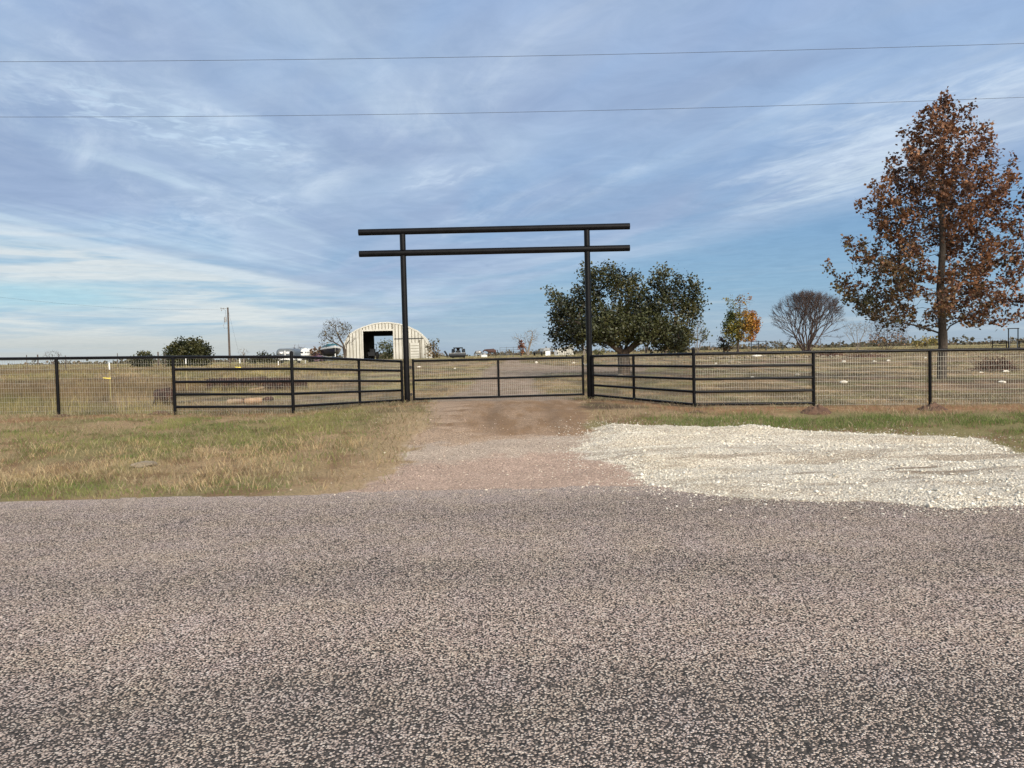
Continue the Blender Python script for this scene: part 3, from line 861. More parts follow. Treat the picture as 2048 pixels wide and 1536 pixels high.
def gravel_all():
    x, y = scatter(280000, .6, 13.5, 7.1, 14.8)
    re, gr, dr = zones(x, y)
    n1 = fbm(x / 1.2, y / .8, 131, 3); lump = fbm(x / .5, y / .3, 137, 3)
    streak = fbm(x / 1.6 + 0.3 * y, (y - 0.09 * x) / 0.16, 83, 4)
    bare = .95 * sst(streak, .50, .59) * np.exp(-((y - 10.0 - 0.25 * np.sin(x)) / 1.0) ** 2)
    p = np.where(gr > 0, (.22 + .78 * sst(lump, .40, .62)) * (1 - .55 * sst(fbm(x / .6, y / .25, 87, 4), .56, .70)), np.exp(-np.abs(gr) / .28) * .22) * (1 - bare)
    keep = RNG.uniform(0, 1, len(x)) < p
    x, y, gr = x[keep], y[keep], gr[keep]
    n = len(x)
    size = RNG.lognormal(math.log(.0060), .55, n).clip(.003, .03)
    edge_big = (RNG.uniform(0, 1, n) < .05 * (np.abs(gr) < .8) * (y < 11))
    size = np.where(edge_big & (gr > -.05), size * 1.7, np.where(gr < 0, size.clip(0, .015), size)).clip(.003, .036)
    col = mixc(np.array([.74, .70, .61])[None] * np.ones((n, 1)), [.62, .555, .44], RNG.uniform(0, 1, n) ** 1.5) * RNG.uniform(.72, 1.08, (n, 1))
    stones('crushed_gravel', x, y, gravel_z(x, y, gr) + size * .25, size, col)
    # scattered chips on the driveway mouth and verge edge
    x, y = scatter(16000, -4.5, 3.2, 8.7, 15.5)
    re, gr, dr = zones(x, y)
    keep = (gr < 0) & (RNG.uniform(0, 1, len(x)) < np.where(dr > 0, .55 - .48 * sst(y + .12 * x, 11.6, 13.2), np.exp(dr / .5) * .35))
    x, y = x[keep], y[keep]
    n = len(x)
    size = RNG.lognormal(math.log(.0062), .42, n).clip(.003, .022)
    pick = RNG.uniform(0, 1, (n, 1))
    col = np.where(pick < .45, np.array([.55, .42, .34]), np.where(pick < .8, np.array([.66, .58, .46]), np.array([.20, .15, .12]))) * RNG.uniform(.8, 1.15, (n, 1))
    stones('loose_chips', x, y, H(x, y) + size * .2, size, col)


grass_all()
gravel_all()
# ------------------------------------------------------------------ entrance arch, gate and pipe fences
DF, DA = 16.5, 19.8          # distances of the fence line and of the gateway
PR = 0.031                   # fence pipe radius


def on(px, d, py=700.0):
    q = P(px, py, d)
    return q.x


def upright(mb, x, y, z0, z1, r, n=12):
    mb.tube([(x, y, z0), (x, y, z1)], r, n)


def build_arch():
    xl, xr = on(815, DA, 808), on(1180.5, DA, 800)
    t = thing('entrance_arch', 'tall black pipe entrance arch of two posts with two long horizontal beams', 'gateway', ((xl + xr) / 2, DA, h1((xl + xr) / 2, DA)))
    zl0, zl1 = P(719, 508, DA), P(1259, 496, DA)
    zu0, zu1 = P(717.5, 465, DA), P(1259, 452.5, DA)
    rp, rb = 0.075, 0.082
    for x in (xl, xr):
        f = (x - zl0.x) / (zl1.x - zl0.x)
        zl = zl0.z + (zl1.z - zl0.z) * f
        zu = zu0.z + (zu1.z - zu0.z) * f
        m = MB()
        upright(m, x, DA, h1(x, DA) - 0.3, zl - rb + 0.01, rp, 20)
        upright(m, x, DA, zl + rb - 0.01, zu - rb + 0.01, rp, 20)
        m.build('post', M['black'], t, True, True)
    for nm, a, b in (('lower_beam', zl0, zl1), ('upper_beam', zu0, zu1)):
        m = MB()
        m.tube([a, b], rb, 24, cap=False)
        d = (b - a).normalized()
        for e, s in ((a, -1), (b, 1)):
            m.tube([e, e + d * 0.006 * s], [rb, rb * 0.97], 24)
        m.build(nm, M['black'], t, True, True)
    return xl, xr


AXL, AXR = build_arch()


def wire_panel(x0, y0, zb0, zt0, x1, y1, zb1, zt1, parent, step=0.0508, rows=0.1016, r=0.0023, name='wire_mesh'):
    m = MB()
    L = math.hypot(x1 - x0, y1 - y0)
    n = int(L / step)
    for i in range(1, n):
        f = i / n
        x, y = x0 + (x1 - x0) * f, y0 + (y1 - y0) * f
        zb, zt = zb0 + (zb1 - zb0) * f, zt0 + (zt1 - zt0) * f
        j = random.uniform(-.004, .004)
        m.tube([(x, y, zb), (x + j, y, zt)], r, 3, cap=False)
    H_ = max(zt0 - zb0, zt1 - zb1)
    k = 0
    while k * rows <= H_ + 1e-6:
        f = k * rows / H_
        m.tube([(x0, y0, zt0 - (zt0 - zb0) * f), (x1, y1, zt1 - (zt1 - zb1) * f)], r, 3, cap=False)
        k += 1
    return m.build(name, M['galv'], parent, False, True)


def rail(parent, a, b, r=PR, name='rail'):
    m = MB(); m.tube([a, b], r, 12)
    a, b = Vector(a), Vector(b); d = (b - a).normalized()
    for e, sg in ((a, 1), (b, -1)):      # weld bead where it meets the post
        c = e + d * sg * .036
        m.tube([c - d * .007, c, c + d * .007], [r * 1.02, r * 1.16, r * 1.02], 10, cap=False)
    return m.build(name, M['black'], parent, True, True)


def pipe_fence(side):
    if side == 'L':
        xs = [on(-123, DF, 720), on(115, DF, 772), on(348, DF, 770), on(585, DF, 770)]
        xm, xe = on(719, DF + (DA - DF) * 0.62, 770), AXL - 0.125
        ztop = [P(-123, 718.5, DF).z, P(113, 716.5, DF).z, P(350, 714, DF).z, P(585, 713.5, DF).z]
        zm, ze = P(716, 719.5, DF + (DA - DF) * 0.62).z, P(812, 722.6, DA).z
        rows_panel = [(739, 737.5), (764, 762.5), (789, 788), (814, 813)]
        rows_wing = [(737.5, 741.5), (762, 762), (787.5, 780.5), (812.5, 800)]
        px0, px1, pxe = 350, 585, 810
        t = thing('pipe_fence', 'black pipe and wire fence left of the gate with T posts standing behind it', 'fence', (xs[2], DF, h1(xs[2], DF)))
    else:
        xs = [on(2092, DF, 750), on(1860, DF, 755), on(1627, DF, 760), on(1388, DF, 765)]
        xm, xe = on(1267.5, DF + (DA - DF) * 0.60, 760), AXR + 0.06
        ztop = [P(2092, 697.5, DF).z, P(1860, 700.5, DF).z, P(1627, 704, DF).z, P(1388, 708, DF).z]
        zm, ze = P(1267, 711, DF + (DA - DF) * 0.60).z, P(1182, 712.5, DA).z
        rows_panel = [(730, 732.5), (755, 758.5), (780.5, 784), (806, 809)]
        rows_wing = [(733, 731), (758, 750.5), (783.5, 770), (809, 789.7)]
        px0, px1, pxe = 1627, 1388, 1182
        t = thing('pipe_fence', 'black pipe and wire fence right of the gate running under the brown leaved tree', 'fence', (xs[2], DF, h1(xs[2], DF)))
    fm = 0.62 if side == 'L' else 0.60
    ym = DF + (DA - DF) * fm
    ys = [DF] * 4
    # posts
    for i, (x, z) in enumerate(zip(xs, ztop)):
        m = MB(); upright(m, x, DF, h1(x, DF) - .3, z + (0.10 if i == 3 else -0.01), 0.034 if i != 3 else 0.037, 12)
        if i == 3: m.tube([(x, DF, z + .10), (x, DF, z + .122)], [.037, .018], 12)
        m.build('post', M['black'], t, True, True)
    m = MB(); upright(m, xm, ym, h1(xm, ym) - .3, zm, 0.033); m.build('post', M['black'], t, True, True)
    m = MB(); upright(m, xe, DA - (.0 if side == 'L' else .14), h1(xe, DA) - .3, ze + .02, 0.036); m.build('post', M['black'], t, True, True)
    ye = DA - (.0 if side == 'L' else .14)
    # top rail: a run of pipe pieces, then the wing
    far_x = xs[0] - (2.2 if side == 'L' else -2.2)
    zfar = ztop[0] + (ztop[0] - ztop[1])
    m = MB(); m.tube([(far_x, DF, zfar)] + [(x, DF, z) for x, z in zip(xs, ztop)], PR, 12); m.build('top_rail', M['black'], t, True, True)
    rail(t, (xs[3], DF, ztop[3]), (xe, ye, ze), name='top_rail')
    for a, b in rows_panel:
        rail(t, (xs[2], DF, P(px0, a, DF).z), (xs[3], DF, P(px1, b, DF).z), 0.0285)
    for a, b in rows_wing:
        rail(t, (xs[3], DF, P(px1, a, DF).z), (xe, ye, P(pxe, b, DA).z), 0.0285)
    # wire mesh behind the pipes
    o = 0.045
    pts = [(far_x, DF, zfar)] + [(x, DF, z) for x, z in zip(xs, ztop)] + [(xm, ym, zm), (xe, ye, ze)]
    for (xa, ya, za), (xb, yb, zb) in zip(pts, pts[1:]):
        wire_panel(xa, ya + o, h1(xa, ya) + .0, za - .035, xb, yb + o, h1(xb, yb) + .0, zb - .035, t)


random.seed(5)
pipe_fence('L')
pipe_fence('R')


def build_gate():
    q = lambda px, py: P(px, py, DA)
    x0, x1 = q(827, 760).x, q(1166, 750).x
    t = thing('field_gate', 'wide low black pipe gate filled with wire mesh closing the dirt drive', 'gate', (x0, DA, h1(x0, DA)))
    zt0, zt1, zm0, zm1, zb0, zb1 = q(827, 722).z, q(1166, 715).z, q(827, 760.8).z, q(1166, 751.5).z, q(827, 798.3).z, q(1166, 788.7).z
    m = MB()
    upright(m, x0, DA, zb0 - .03, zt0 + .045, .030); upright(m, x1, DA, zb1 - .03, zt1 + .06, .030)
    m.tube([(x0, DA, zt0), (x1, DA, zt1)], .030, 12); m.tube([(x0, DA, zb0), (x1, DA, zb1)], .028, 12)
    m.build('gate_frame', M['black'], t, True, True)
    rail(t, (x0, DA, zm0), (x1, DA, zm1), .027, 'middle_rail')
    xm = q(997, 755).x; f = (xm - x0) / (x1 - x0)
    m = MB(); upright(m, xm, DA, zb0 + (zb1 - zb0) * f, zt0 + (zt1 - zt0) * f, .028); m.build('middle_post', M['black'], t, True, True)
    wire_panel(x0, DA + .04, zb0 - .17, zt0 - .03, x1, DA + .04, zb1 - .17, zt1 - .03, t)
    for z in (q(827, 734).z, q(827, 788).z):
        m = MB(); m.tube([(AXL + .06, DA, z), (x0 - .02, DA, z)], .012, 8); m.tube([(x0 - .07, DA, z - .05), (x0 - .07, DA, z + .03)], .016, 8)
        m.build('hinge', M['darksteel'], t, True, True)
    z = q(1168, 725).z
    m = MB()
    for i in range(9):
        c = Vector((x1 + .02 + i * .012, DA - .03, z - .02 - .05 * math.sin(i / 8 * math.pi)))
        m.tube([c + Vector((-.012, 0, 0)), c + Vector((.012, 0.01, 0))], .007, 6)
    m.build('latch_chain', M['greysteel'], t, True, True)


build_gate()


# ------------------------------------------------------------------ overhead wires along the road
def wire_span(lbl, pts, d, r):
    ps = []
    a = [P(px, py, d) for px, py in pts]
    xs = np.array([p.x for p in a]); zs = np.array([p.z for p in a])
    co = np.polyfit(xs, zs, 2)
    x = np.linspace(-45, 45, 61)
    m = MB(); m.tube([(float(v), d, float(np.polyval(co, v))) for v in x], r, 6)
    tag(m.build('overhead_wire', M['cable'], None, True), lbl, 'power line')


wire_span('upper of the two thin wires crossing the whole sky', [(0, 123.5), (500, 120), (1024, 113), (1536, 101), (2048, 87)], 13.0, .0032)
wire_span('lower thin wire crossing the sky behind the top of the brown tree', [(0, 234.5), (500, 231), (1024, 224.5), (1536, 213), (2048, 194)], 34.0, .0078)
# ------------------------------------------------------------------ trees
def colonize(stems, attr, step, kill, rng, iters=160, infl=1e9, jit=.25, maxch=3):
    pos, par, nch = [], [], []
    for st in stems:
        st = [np.array(p, float) for p in st]
        pts = [st[0]]
        for a, b in zip(st, st[1:]):
            n = max(1, int(np.linalg.norm(b - a) / step))
            for i in range(1, n + 1): pts.append(a + (b - a) * i / n)
        last = -1
        for i, p in enumerate(pts):
            if i == 0 and pos:      # a further stem grows from the nearest node already there
                dd = np.linalg.norm(np.array(pos) - p, axis=1)
                j = int(dd.argmin())
                if dd[j] < step * 3:
                    last = j; continue
            pos.append(p); par.append(last); nch.append(0)
            if last >= 0: nch[last] += 1
            last = len(pos) - 1
    A = np.array(attr, float)
    near = np.full(len(A), 1e9); ni = np.zeros(len(A), int)

    def upd(ids):
        nonlocal near, ni
        for c in range(0, len(ids), 400):
            sub = ids[c:c + 400]
            Q = np.array([pos[i] for i in sub])
            d = np.linalg.norm(A[:, None, :] - Q[None], axis=2)
            j = d.argmin(1); dm = d[np.arange(len(A)), j]
            b = dm < near
            near = np.where(b, dm, near); ni = np.where(b, np.array(sub)[j], ni)
    upd(list(range(len(pos))))
    for it in range(iters):
        k = near > kill
        A = A[k]; near = near[k]; ni = ni[k]
        if len(A) == 0: break
        act = near < infl
        if not act.any(): break
        Pn = np.array(pos)
        dirs = A[act] - Pn[ni[act]]
        dirs /= np.linalg.norm(dirs, axis=1)[:, None] + 1e-9
        S = np.zeros((len(pos), 3)); np.add.at(S, ni[act], dirs)
        ids = np.unique(ni[act])
        new = []
        for i in ids:
            if nch[i] >= maxch:
                # blocked node: let its attractors go
                b = ni == i
                near = np.where(b, -1, near); continue
            d = S[i] / (np.linalg.norm(S[i]) + 1e-9) + rng.normal(0, jit, 3)
            d /= np.linalg.norm(d)
            pos.append(Pn[i] + d * step); par.append(int(i)); nch.append(0); nch[i] += 1
            new.append(len(pos) - 1)
        if not new: break
        upd(new)
    return np.array(pos), np.array(par)


def branch_mesh(pos, par, tip_r, expo, rng, base_r=None, twigs=0, twig_len=.3, twig_r=None, flare=1.25, taper=1.35):
    n = len(pos)
    acc = np.zeros(n); hop = np.zeros(n, int)
    tips = np.ones(n, bool); tips[par[par >= 0]] = False
    acc[tips] = tip_r ** expo
    for i in range(n - 1, -1, -1):
        p = par[i]
        if p >= 0:
            acc[p] += acc[i]; hop[p] = max(hop[p], hop[i] + 1)
    rad = acc ** (1 / expo)
    if base_r: 
        k = base_r / rad.max()
        rad = tip_r + (base_r - tip_r) * ((rad - tip_r) / (rad.max() - tip_r)) ** taper
    V, F = [], []
    vb = 0
    for ns, sel in ((9, rad > .05), (5, (rad <= .05) & (rad > .014)), (3, rad <= .014)):
        ids = np.nonzero(sel & (par >= 0))[0]
        if len(ids) == 0: continue
        a = pos[par[ids]]; b = pos[ids]
        d = b - a; L = np.linalg.norm(d, axis=1)[:, None] + 1e-9; d = d / L
        up = np.where(np.abs(d[:, 2:3]) < .9, np.array([[0, 0, 1.]]), np.array([[1., 0, 0]]))
        x = np.cross(d, up); x /= np.linalg.norm(x, axis=1)[:, None]
        y = np.cross(d, x)
        ra = np.where(rad[ids] > .55 * rad[par[ids]], rad[par[ids]], np.minimum(rad[par[ids]], rad[ids] * 1.35))[:, None]; rb = rad[ids][:, None]
        root = (par[par[ids]] < 0)
        ra = np.where(root[:, None], rad[ids][:, None] * flare, ra)
        b2 = b + d * rb * .35
        an = 2 * np.pi * np.arange(ns) / ns
        ca, sa = np.cos(an)[None, :, None], np.sin(an)[None, :, None]
        dirv = x[:, None] * ca + y[:, None] * sa
        ringa = a[:, None] + dirv * ra[:, None]; ringb = b2[:, None] + dirv * rb[:, None] * .95
        V.append(np.concatenate([ringa, ringb], 1).reshape(-1, 3))
        base = vb + np.arange(len(ids))[:, None, None] * 2 * ns
        j = np.arange(ns); k = (j + 1) % ns
        F.append((base + np.stack([j, k, k + ns, j + ns], -1)[None]).reshape(-1, 4))
        vb += len(ids) * 2 * ns
    if twigs:
        ids = np.nonzero(hop <= 3)[0]
        ids = np.repeat(ids, twigs)
        a = pos[ids]
        pd = pos[ids] - pos[np.maximum(par[ids], 0)]
        pd /= np.linalg.norm(pd, axis=1)[:, None] + 1e-9
        d = pd + rng.normal(0, .55, pd.shape); d /= np.linalg.norm(d, axis=1)[:, None]
        b = a + d * twig_len * rng.uniform(.5, 1.2, (len(ids), 1))
        r = twig_r or tip_r * .7
        s1 = np.cross(d, [[0.3, 0.2, 1]]); s1 /= np.linalg.norm(s1, axis=1)[:, None]; s2 = np.cross(d, s1)
        T = np.stack([a + s1 * r, a - s1 * r * .5 + s2 * r * .87, a - s1 * r * .5 - s2 * r * .87, b], 1).reshape(-1, 3)
        V.append(T)
        base = vb + np.arange(len(ids))[:, None, None] * 4
        F.append((base + np.array([[0, 1, 3, 3], [1, 2, 3, 3], [2, 0, 3, 3]])[None]).reshape(-1, 4))
        vb += len(ids) * 4
    return np.concatenate(V), np.concatenate(F), rad, hop


def tris_quads(F):
    """degenerate quads to tris"""
    return np.concatenate([F[:, [0, 1, 2]], F[:, [0, 2, 3]][F[:, 2] != F[:, 3]]])


def leaf_mesh(cent, size, rng, droop=.2):
    n = len(cent)
    ax = rng.normal(0, 1, (n, 3)); ax[:, 2] = ax[:, 2] * .7 - droop
    ax /= np.linalg.norm(ax, axis=1)[:, None]
    s = np.cross(ax, rng.normal(0, 1, (n, 3))); s /= np.linalg.norm(s, axis=1)[:, None]
    nn = np.cross(ax, s)
    L = size[:, None]; W = L * rng.uniform(.36, .5, (n, 1)); f = L * rng.uniform(.05, .22, (n, 1))
    V = np.stack([cent - ax * L * .5, cent + s * W + nn * f - ax * L * .05, cent + ax * L * .55, cent - s * W + nn * f - ax * L * .05], 1)
    b = (np.arange(n) * 4)[:, None]
    F = np.concatenate([b + [0, 1, 2], b + [0, 2, 3]])
    return V.reshape(-1, 3), F


def leaves_at(pos, hop, maxhop, per, spread, rng, pick=None):
    ids = np.nonzero(hop <= maxhop)[0]
    if pick is not None: ids = ids[pick(pos[ids])]
    ids = np.repeat(ids, per)
    return pos[ids] + rng.normal(0, spread, (len(ids), 3))


def tree(name, label, cat, base, stems, attr, step, kill, tip_r, expo, bark, seed, base_r=None, leaf=None, twigs=0, twig_len=.3, twig_r=None, group=None, jit=.25, crown_name='crown', flare=1.25, maxch=3, taper=1.35):
    rng = np.random.default_rng(seed)
    pos, par = colonize(stems, attr, step, kill, rng, jit=jit, maxch=maxch)
    V, F, rad, hop = branch_mesh(pos, par, tip_r, expo, rng, base_r, twigs, twig_len, twig_r, flare, taper)
    t = thing(name, label, cat, base, 0, group)
    mesh_np('trunk', V, tris_quads(F), M[bark], t, None, True, off=base)
    if leaf:
        c = leaves_at(pos, hop, leaf.get('hop', 3), leaf['per'], leaf['spread'], rng, leaf.get('pick'))
        size = rng.uniform(.65, 1.25, len(c)) * leaf['size']
        LV, LF = leaf_mesh(c, size, rng)
        col = leaf['col'](c, rng)
        mesh_np(crown_name, LV, LF, M[leaf.get('mat', 'leaf')], t, np.repeat(col, 4, 0), False, off=base)
    return t


def blob_pts(blobs, D, n, rng, depth=.85, shell=2.0, yoff=0):
    vol = np.array([(b[2] * b[3] * (b[2] + b[3]) / 2) ** .75 for b in blobs]); cnt = np.maximum(6, (vol / vol.sum() * n)).astype(int)
    out = []
    for b, c in zip(blobs, cnt):
        d = rng.normal(0, 1, (c, 3)); d /= np.linalg.norm(d, axis=1)[:, None]
        r = rng.uniform(0, 1, (c, 1)) ** (1 / shell / 1.5)
        yo = b[4] if len(b) > 4 else 0
        ce = np.array(P(b[0], b[1], D)) + [0, yo + yoff, 0]
        s = D / FPX
        out.append(ce + d * r * np.array([b[2] * s, (b[2] + b[3]) / 2 * s * depth, b[3] * s]))
    return np.concatenate(out)


def base_at(px, D):
    x = P(px, 705, D).x
    return Vector((x, D, h1(x, D)))


def stem_px(pts, D, dy=None):
    return [np.array(P(px, py, D)) + [0, (dy[i] if dy else 0), 0] for i, (px, py) in enumerate(pts)]


def pal(colors, probs=None, clump=1.2, seed=3, amp=.2):
    cols = np.array(colors, float)

    def f(c, rng):
        k = len(cols)
        u = fbm(c[:, 0] / clump + c[:, 1] * .37, c[:, 2] / clump + c[:, 1] * .53, seed, 3)
        u = np.clip((u - .28) / .44 + rng.normal(0, amp, len(c)), 0, .999) * (k - 1)
        i = np.clip(u.astype(int), 0, k - 2); fr = (u - i)[:, None]
        return (cols[i] * (1 - fr) + cols[i + 1] * fr) * rng.uniform(.75, 1.25, (len(c), 1))
    return f


# --- the tall brown-leaved tree
def brown_tree():
    D = 29.5
    rng = np.random.default_rng(21)
    b = base_at(1883, D)
    lead = [b + Vector((0, 0, -.2)), P(1884, 715, D), P(1886, 690, D), P(1884, 640, D), P(1880, 580, D), P(1885, 500, D), P(1883, 420, D), P(1887, 300, D), P(1889, 206, D)]
    s = D / FPX
    A = []
    n = 92
    hy = lambda f: 645 - 415 * f
    for i in range(n):
        f = (i / (n - 1)) ** .95
        y0 = hy(f) + rng.uniform(-6, 6)
        Rm = np.interp(y0, [215, 250, 290, 330, 380, 440, 500, 560, 610, 645], [5, 20, 38, 60, 94, 134, 170, 194, 208, 196])
        az = i * 2.39996 + rng.uniform(-.3, .3)
        asym = 1.0 + .10 * math.cos(az) * (-1 if y0 > 520 else (0 if y0 < 420 else -.5))
        L = Rm * rng.uniform(.70, 1.04) * asym
        rise = np.interp(f, [0, .15, .4, .7, 1], [.12, .32, .55, .95, 1.5]) * L * rng.uniform(.8, 1.15)
        p0 = np.array(P(1885, y0, D))
        hd = np.array([math.cos(az), math.sin(az), 0.0])
        droop = .10 * L if f < .25 else 0
        m = 14 + int(L * .18 + (L / 100) ** 2 * 14)
        tpar = rng.uniform(.22, 1, m) ** .8
        wid = (4 + 9 * np.sin(np.pi * np.clip(tpar, 0, 1)) ** .8)
        curve = rise * tpar ** 1.25 - droop * np.sin(np.pi * tpar)
        q = p0 + (hd[None] * (L * tpar)[:, None] + np.array([[0, 0, 1.0]]) * curve[:, None]) * s + rng.normal(0, 1, (m, 3)) * (wid * s * .72)[:, None]
        A.append(q)
        if rng.uniform() < .7:      # upright sprays at the tip
            tp = p0 + (hd * L + np.array([0, 0, rise])) * s
            k = 9
            A.append(tp + np.stack([rng.normal(0, 4, k), rng.normal(0, 4, k), rng.uniform(0, 24, k)], -1) * s)
    A.append(np.array([P(1888, y, D) for y in range(184, 320, 8)]) + rng.normal(0, .08, (17, 3)))
    A = np.concatenate(A)

    def col(c, r):
        h = np.clip((c[:, 2] - b.z) / 11.0, 0, 1)
        side = (c[:, 0] - b.x) / 3.3
        brown = pal([[.055, .03, .02], [.12, .055, .03], [.185, .082, .038], [.235, .115, .05], [.16, .076, .046]], clump=.8, seed=5)(c, r)
        green = pal([[.045, .05, .02], [.09, .085, .03], [.14, .09, .032]], clump=.7, seed=8)(c, r)
        g = np.clip(.70 - 1.45 * h - .45 * side + 1.3 * (fbm(c[:, 0] * .9, c[:, 2] * .9 + c[:, 1], 14, 3) - .5) + r.normal(0, .15, len(c)), 0, 1)
        g = np.where(g > .35, np.clip(g, 0, .85), 0)[:, None]
        return brown * (1 - g) + green * g
    low = [np.array(P(1884, 668, D)), np.array(P(1862, 660, D)), np.array(P(1825, 652, D)) + [0, -.3, 0], np.array(P(1775, 642, D)) + [0, -.5, 0], np.array(P(1720, 630, D)) + [0, -.5, 0]]
    low2 = [np.array(P(1886, 672, D)), np.array(P(1900, 652, D)), np.array(P(1915, 640, D)) + [0, -.3, 0]]
    A = A[(A[:, 2] > P(1885, 655, D).z)]
    tree('brown_leaved_tree', 'tall pointed tree with reddish brown autumn leaves behind the right fence', 'tree', b, [lead, low, low2], A, .135, .17, .0065, 2.45, 'bark', 77, base_r=.17, taper=1.75,
         leaf=dict(per=9, spread=.095, size=.125, hop=3, col=col), jit=.3, flare=1.35, twigs=1, twig_len=.3)


def oak_tree():
    D = 37.0
    rng = np.random.default_rng(31)
    b = base_at(1249, D)
    blobs = [(1228, 645, 62, 45), (1150, 640, 45, 36), (1120, 668, 24, 18), (1112, 602, 17, 20), (1128, 622, 28, 26), (1175, 600, 32, 38), (1171, 545, 10, 18), (1193, 558, 24, 26), (1222, 555, 22, 24), (1242, 575, 26, 28),
             (1268, 590, 24, 30), (1262, 640, 40, 36), (1325, 615, 32, 40), (1318, 568, 15, 26), (1330, 550, 12, 14), (1357, 575, 15, 26), (1375, 620, 26, 34), (1390, 590, 12, 30), (1397, 612, 10, 16), (1345, 655, 38, 24), (1300, 655, 38, 24),
             (1372, 672, 18, 16), (1362, 693, 14, 15), (1205, 668, 46, 22, -.8), (1150, 680, 34, 16), (1175, 662, 40, 24, -1.2), (1215, 655, 40, 24, -1.4), (1290, 662, 46, 24, -1.2), (1335, 672, 38, 22, -1.0), (1128, 690, 18, 10), (1325, 690, 26, 12)]
    blobs += [(1288, 622, 24, 26), (1285, 598, 14, 18), (1168, 538, 5, 15), (1184, 548, 5, 14), (1214, 540, 5, 14), (1240, 545, 5, 14), (1266, 555, 5, 18), (1276, 566, 4, 16), (1312, 550, 5, 16), (1334, 540, 5, 14), (1356, 554, 5, 16), (1378, 568, 5, 18), (1396, 580, 5, 18), (1102, 590, 6, 14), (1108, 640, 12, 8), (1104, 665, 10, 6), (1407, 604, 8, 6)]
    A = blob_pts(blobs, D, 3100, rng, depth=1.0, shell=2.2)
    px = lambda *a: [np.array(P(x, y, D)) + [0, dy, 0] for x, y, dy in a]
    stems = [[np.array(b) + [0, 0, -.2]] + px((1248, 722, 0), (1246, 703, 0), (1236, 680, .1), (1228, 655, .2)),
             px((1247, 708, 0), (1225, 692, -.3), (1200, 672, -.6), (1170, 658, -.8), (1150, 645, -.7)),
             px((1248, 708, 0), (1268, 690, -.2), (1290, 675, -.4), (1325, 668, -.5), (1345, 650, -.4)),
             px((1247, 708, 0), (1262, 680, .8), (1290, 645, 1.3), (1320, 610, 1.5)),
             px((1247, 708, 0), (1225, 680, .9), (1205, 640, 1.3), (1190, 600, 1.2))]
    col = pal([[.013, .016, .006], [.026, .030, .010], [.046, .050, .016], [.070, .066, .022]], clump=1.3, seed=15, amp=.12)
    tree('live_oak', 'broad dark green oak tree with forked trunk, right of the gate arch', 'tree', b, stems, A, .15, .19, .0065, 2.25, 'oakbark', 78, base_r=.30,
         leaf=dict(per=20, spread=.17, size=.118, hop=4, col=col, mat='oakleaf'), twigs=1, twig_len=.35, jit=.3)


def orange_tree():
    D = 82.0
    rng = np.random.default_rng(41)
    b = base_at(1476, D)
    blobs = [(1482, 648, 34, 26), (1470, 665, 24, 22), (1500, 645, 20, 22), (1508, 658, 12, 14), (1460, 650, 14, 20), (1470, 615, 20, 20), (1490, 608, 14, 18), (1462, 600, 10, 14), (1480, 594, 8, 8), (1498, 675, 12, 10)]
    A = blob_pts(blobs, D, 760, rng)
    st = [[np.array(b) + [0, 0, -.2]] + stem_px([(1476, 690), (1477, 665), (1480, 640), (1480, 605)], D)]

    def col(c, r):
        org = pal([[.26, .09, .02], [.40, .16, .03], [.34, .20, .04]], clump=.9, seed=4)(c, r)
        grn = pal([[.05, .065, .015], [.10, .11, .025], [.20, .16, .03]], clump=.9, seed=6)(c, r)
        g = np.clip(.62 - (c[:, 0] - b.x - .3) / 1.3 + r.normal(0, .25, len(c)), 0, 1)[:, None]
        return org * (1 - g) + grn * g
    zt = P(1480, 622, D).z
    tree('small_autumn_tree', 'small tree half green and half orange, right of the dark oak', 'tree', b, st, A, .20, .25, .014, 2.3, 'bark', 79, base_r=.13,
         leaf=dict(per=14, spread=.18, size=.2, hop=3, col=col, pick=lambda p: (p[:, 2] < zt) | (np.random.default_rng(3).uniform(0, 1, len(p)) < .16)), twigs=1, twig_len=.5)


def bare_tree(name, label, basepx, D, blobs, stems, n, step, kill, tip, bark, seed, base_r, twigs=4, twig_len=.5, leaf=None, group=None, shell=2.0, maxch=3, cat='tree', jit=.25):
    rng = np.random.default_rng(seed)
    b = base_at(basepx, D)
    A = blob_pts(blobs, D, n, rng, shell=shell)
    st = []
    for i, s in enumerate(stems):
        if i == 0: st.append([np.array(b) + [0, 0, -.2]] + stem_px(s, D))
        else: st.append([np.array(b) + [0, 0, -.2]] + [np.array(P(px, py, D)) + [0, rng.uniform(-.5, .5) * k, 0] for k, (px, py) in enumerate(s)])
    return tree(name, label, cat, b, st, A, step, kill, tip, 2.3, bark, seed, base_r, leaf, twigs, twig_len, tip * .8, group, maxch=maxch, jit=jit)


brown_tree()
oak_tree()
orange_tree()
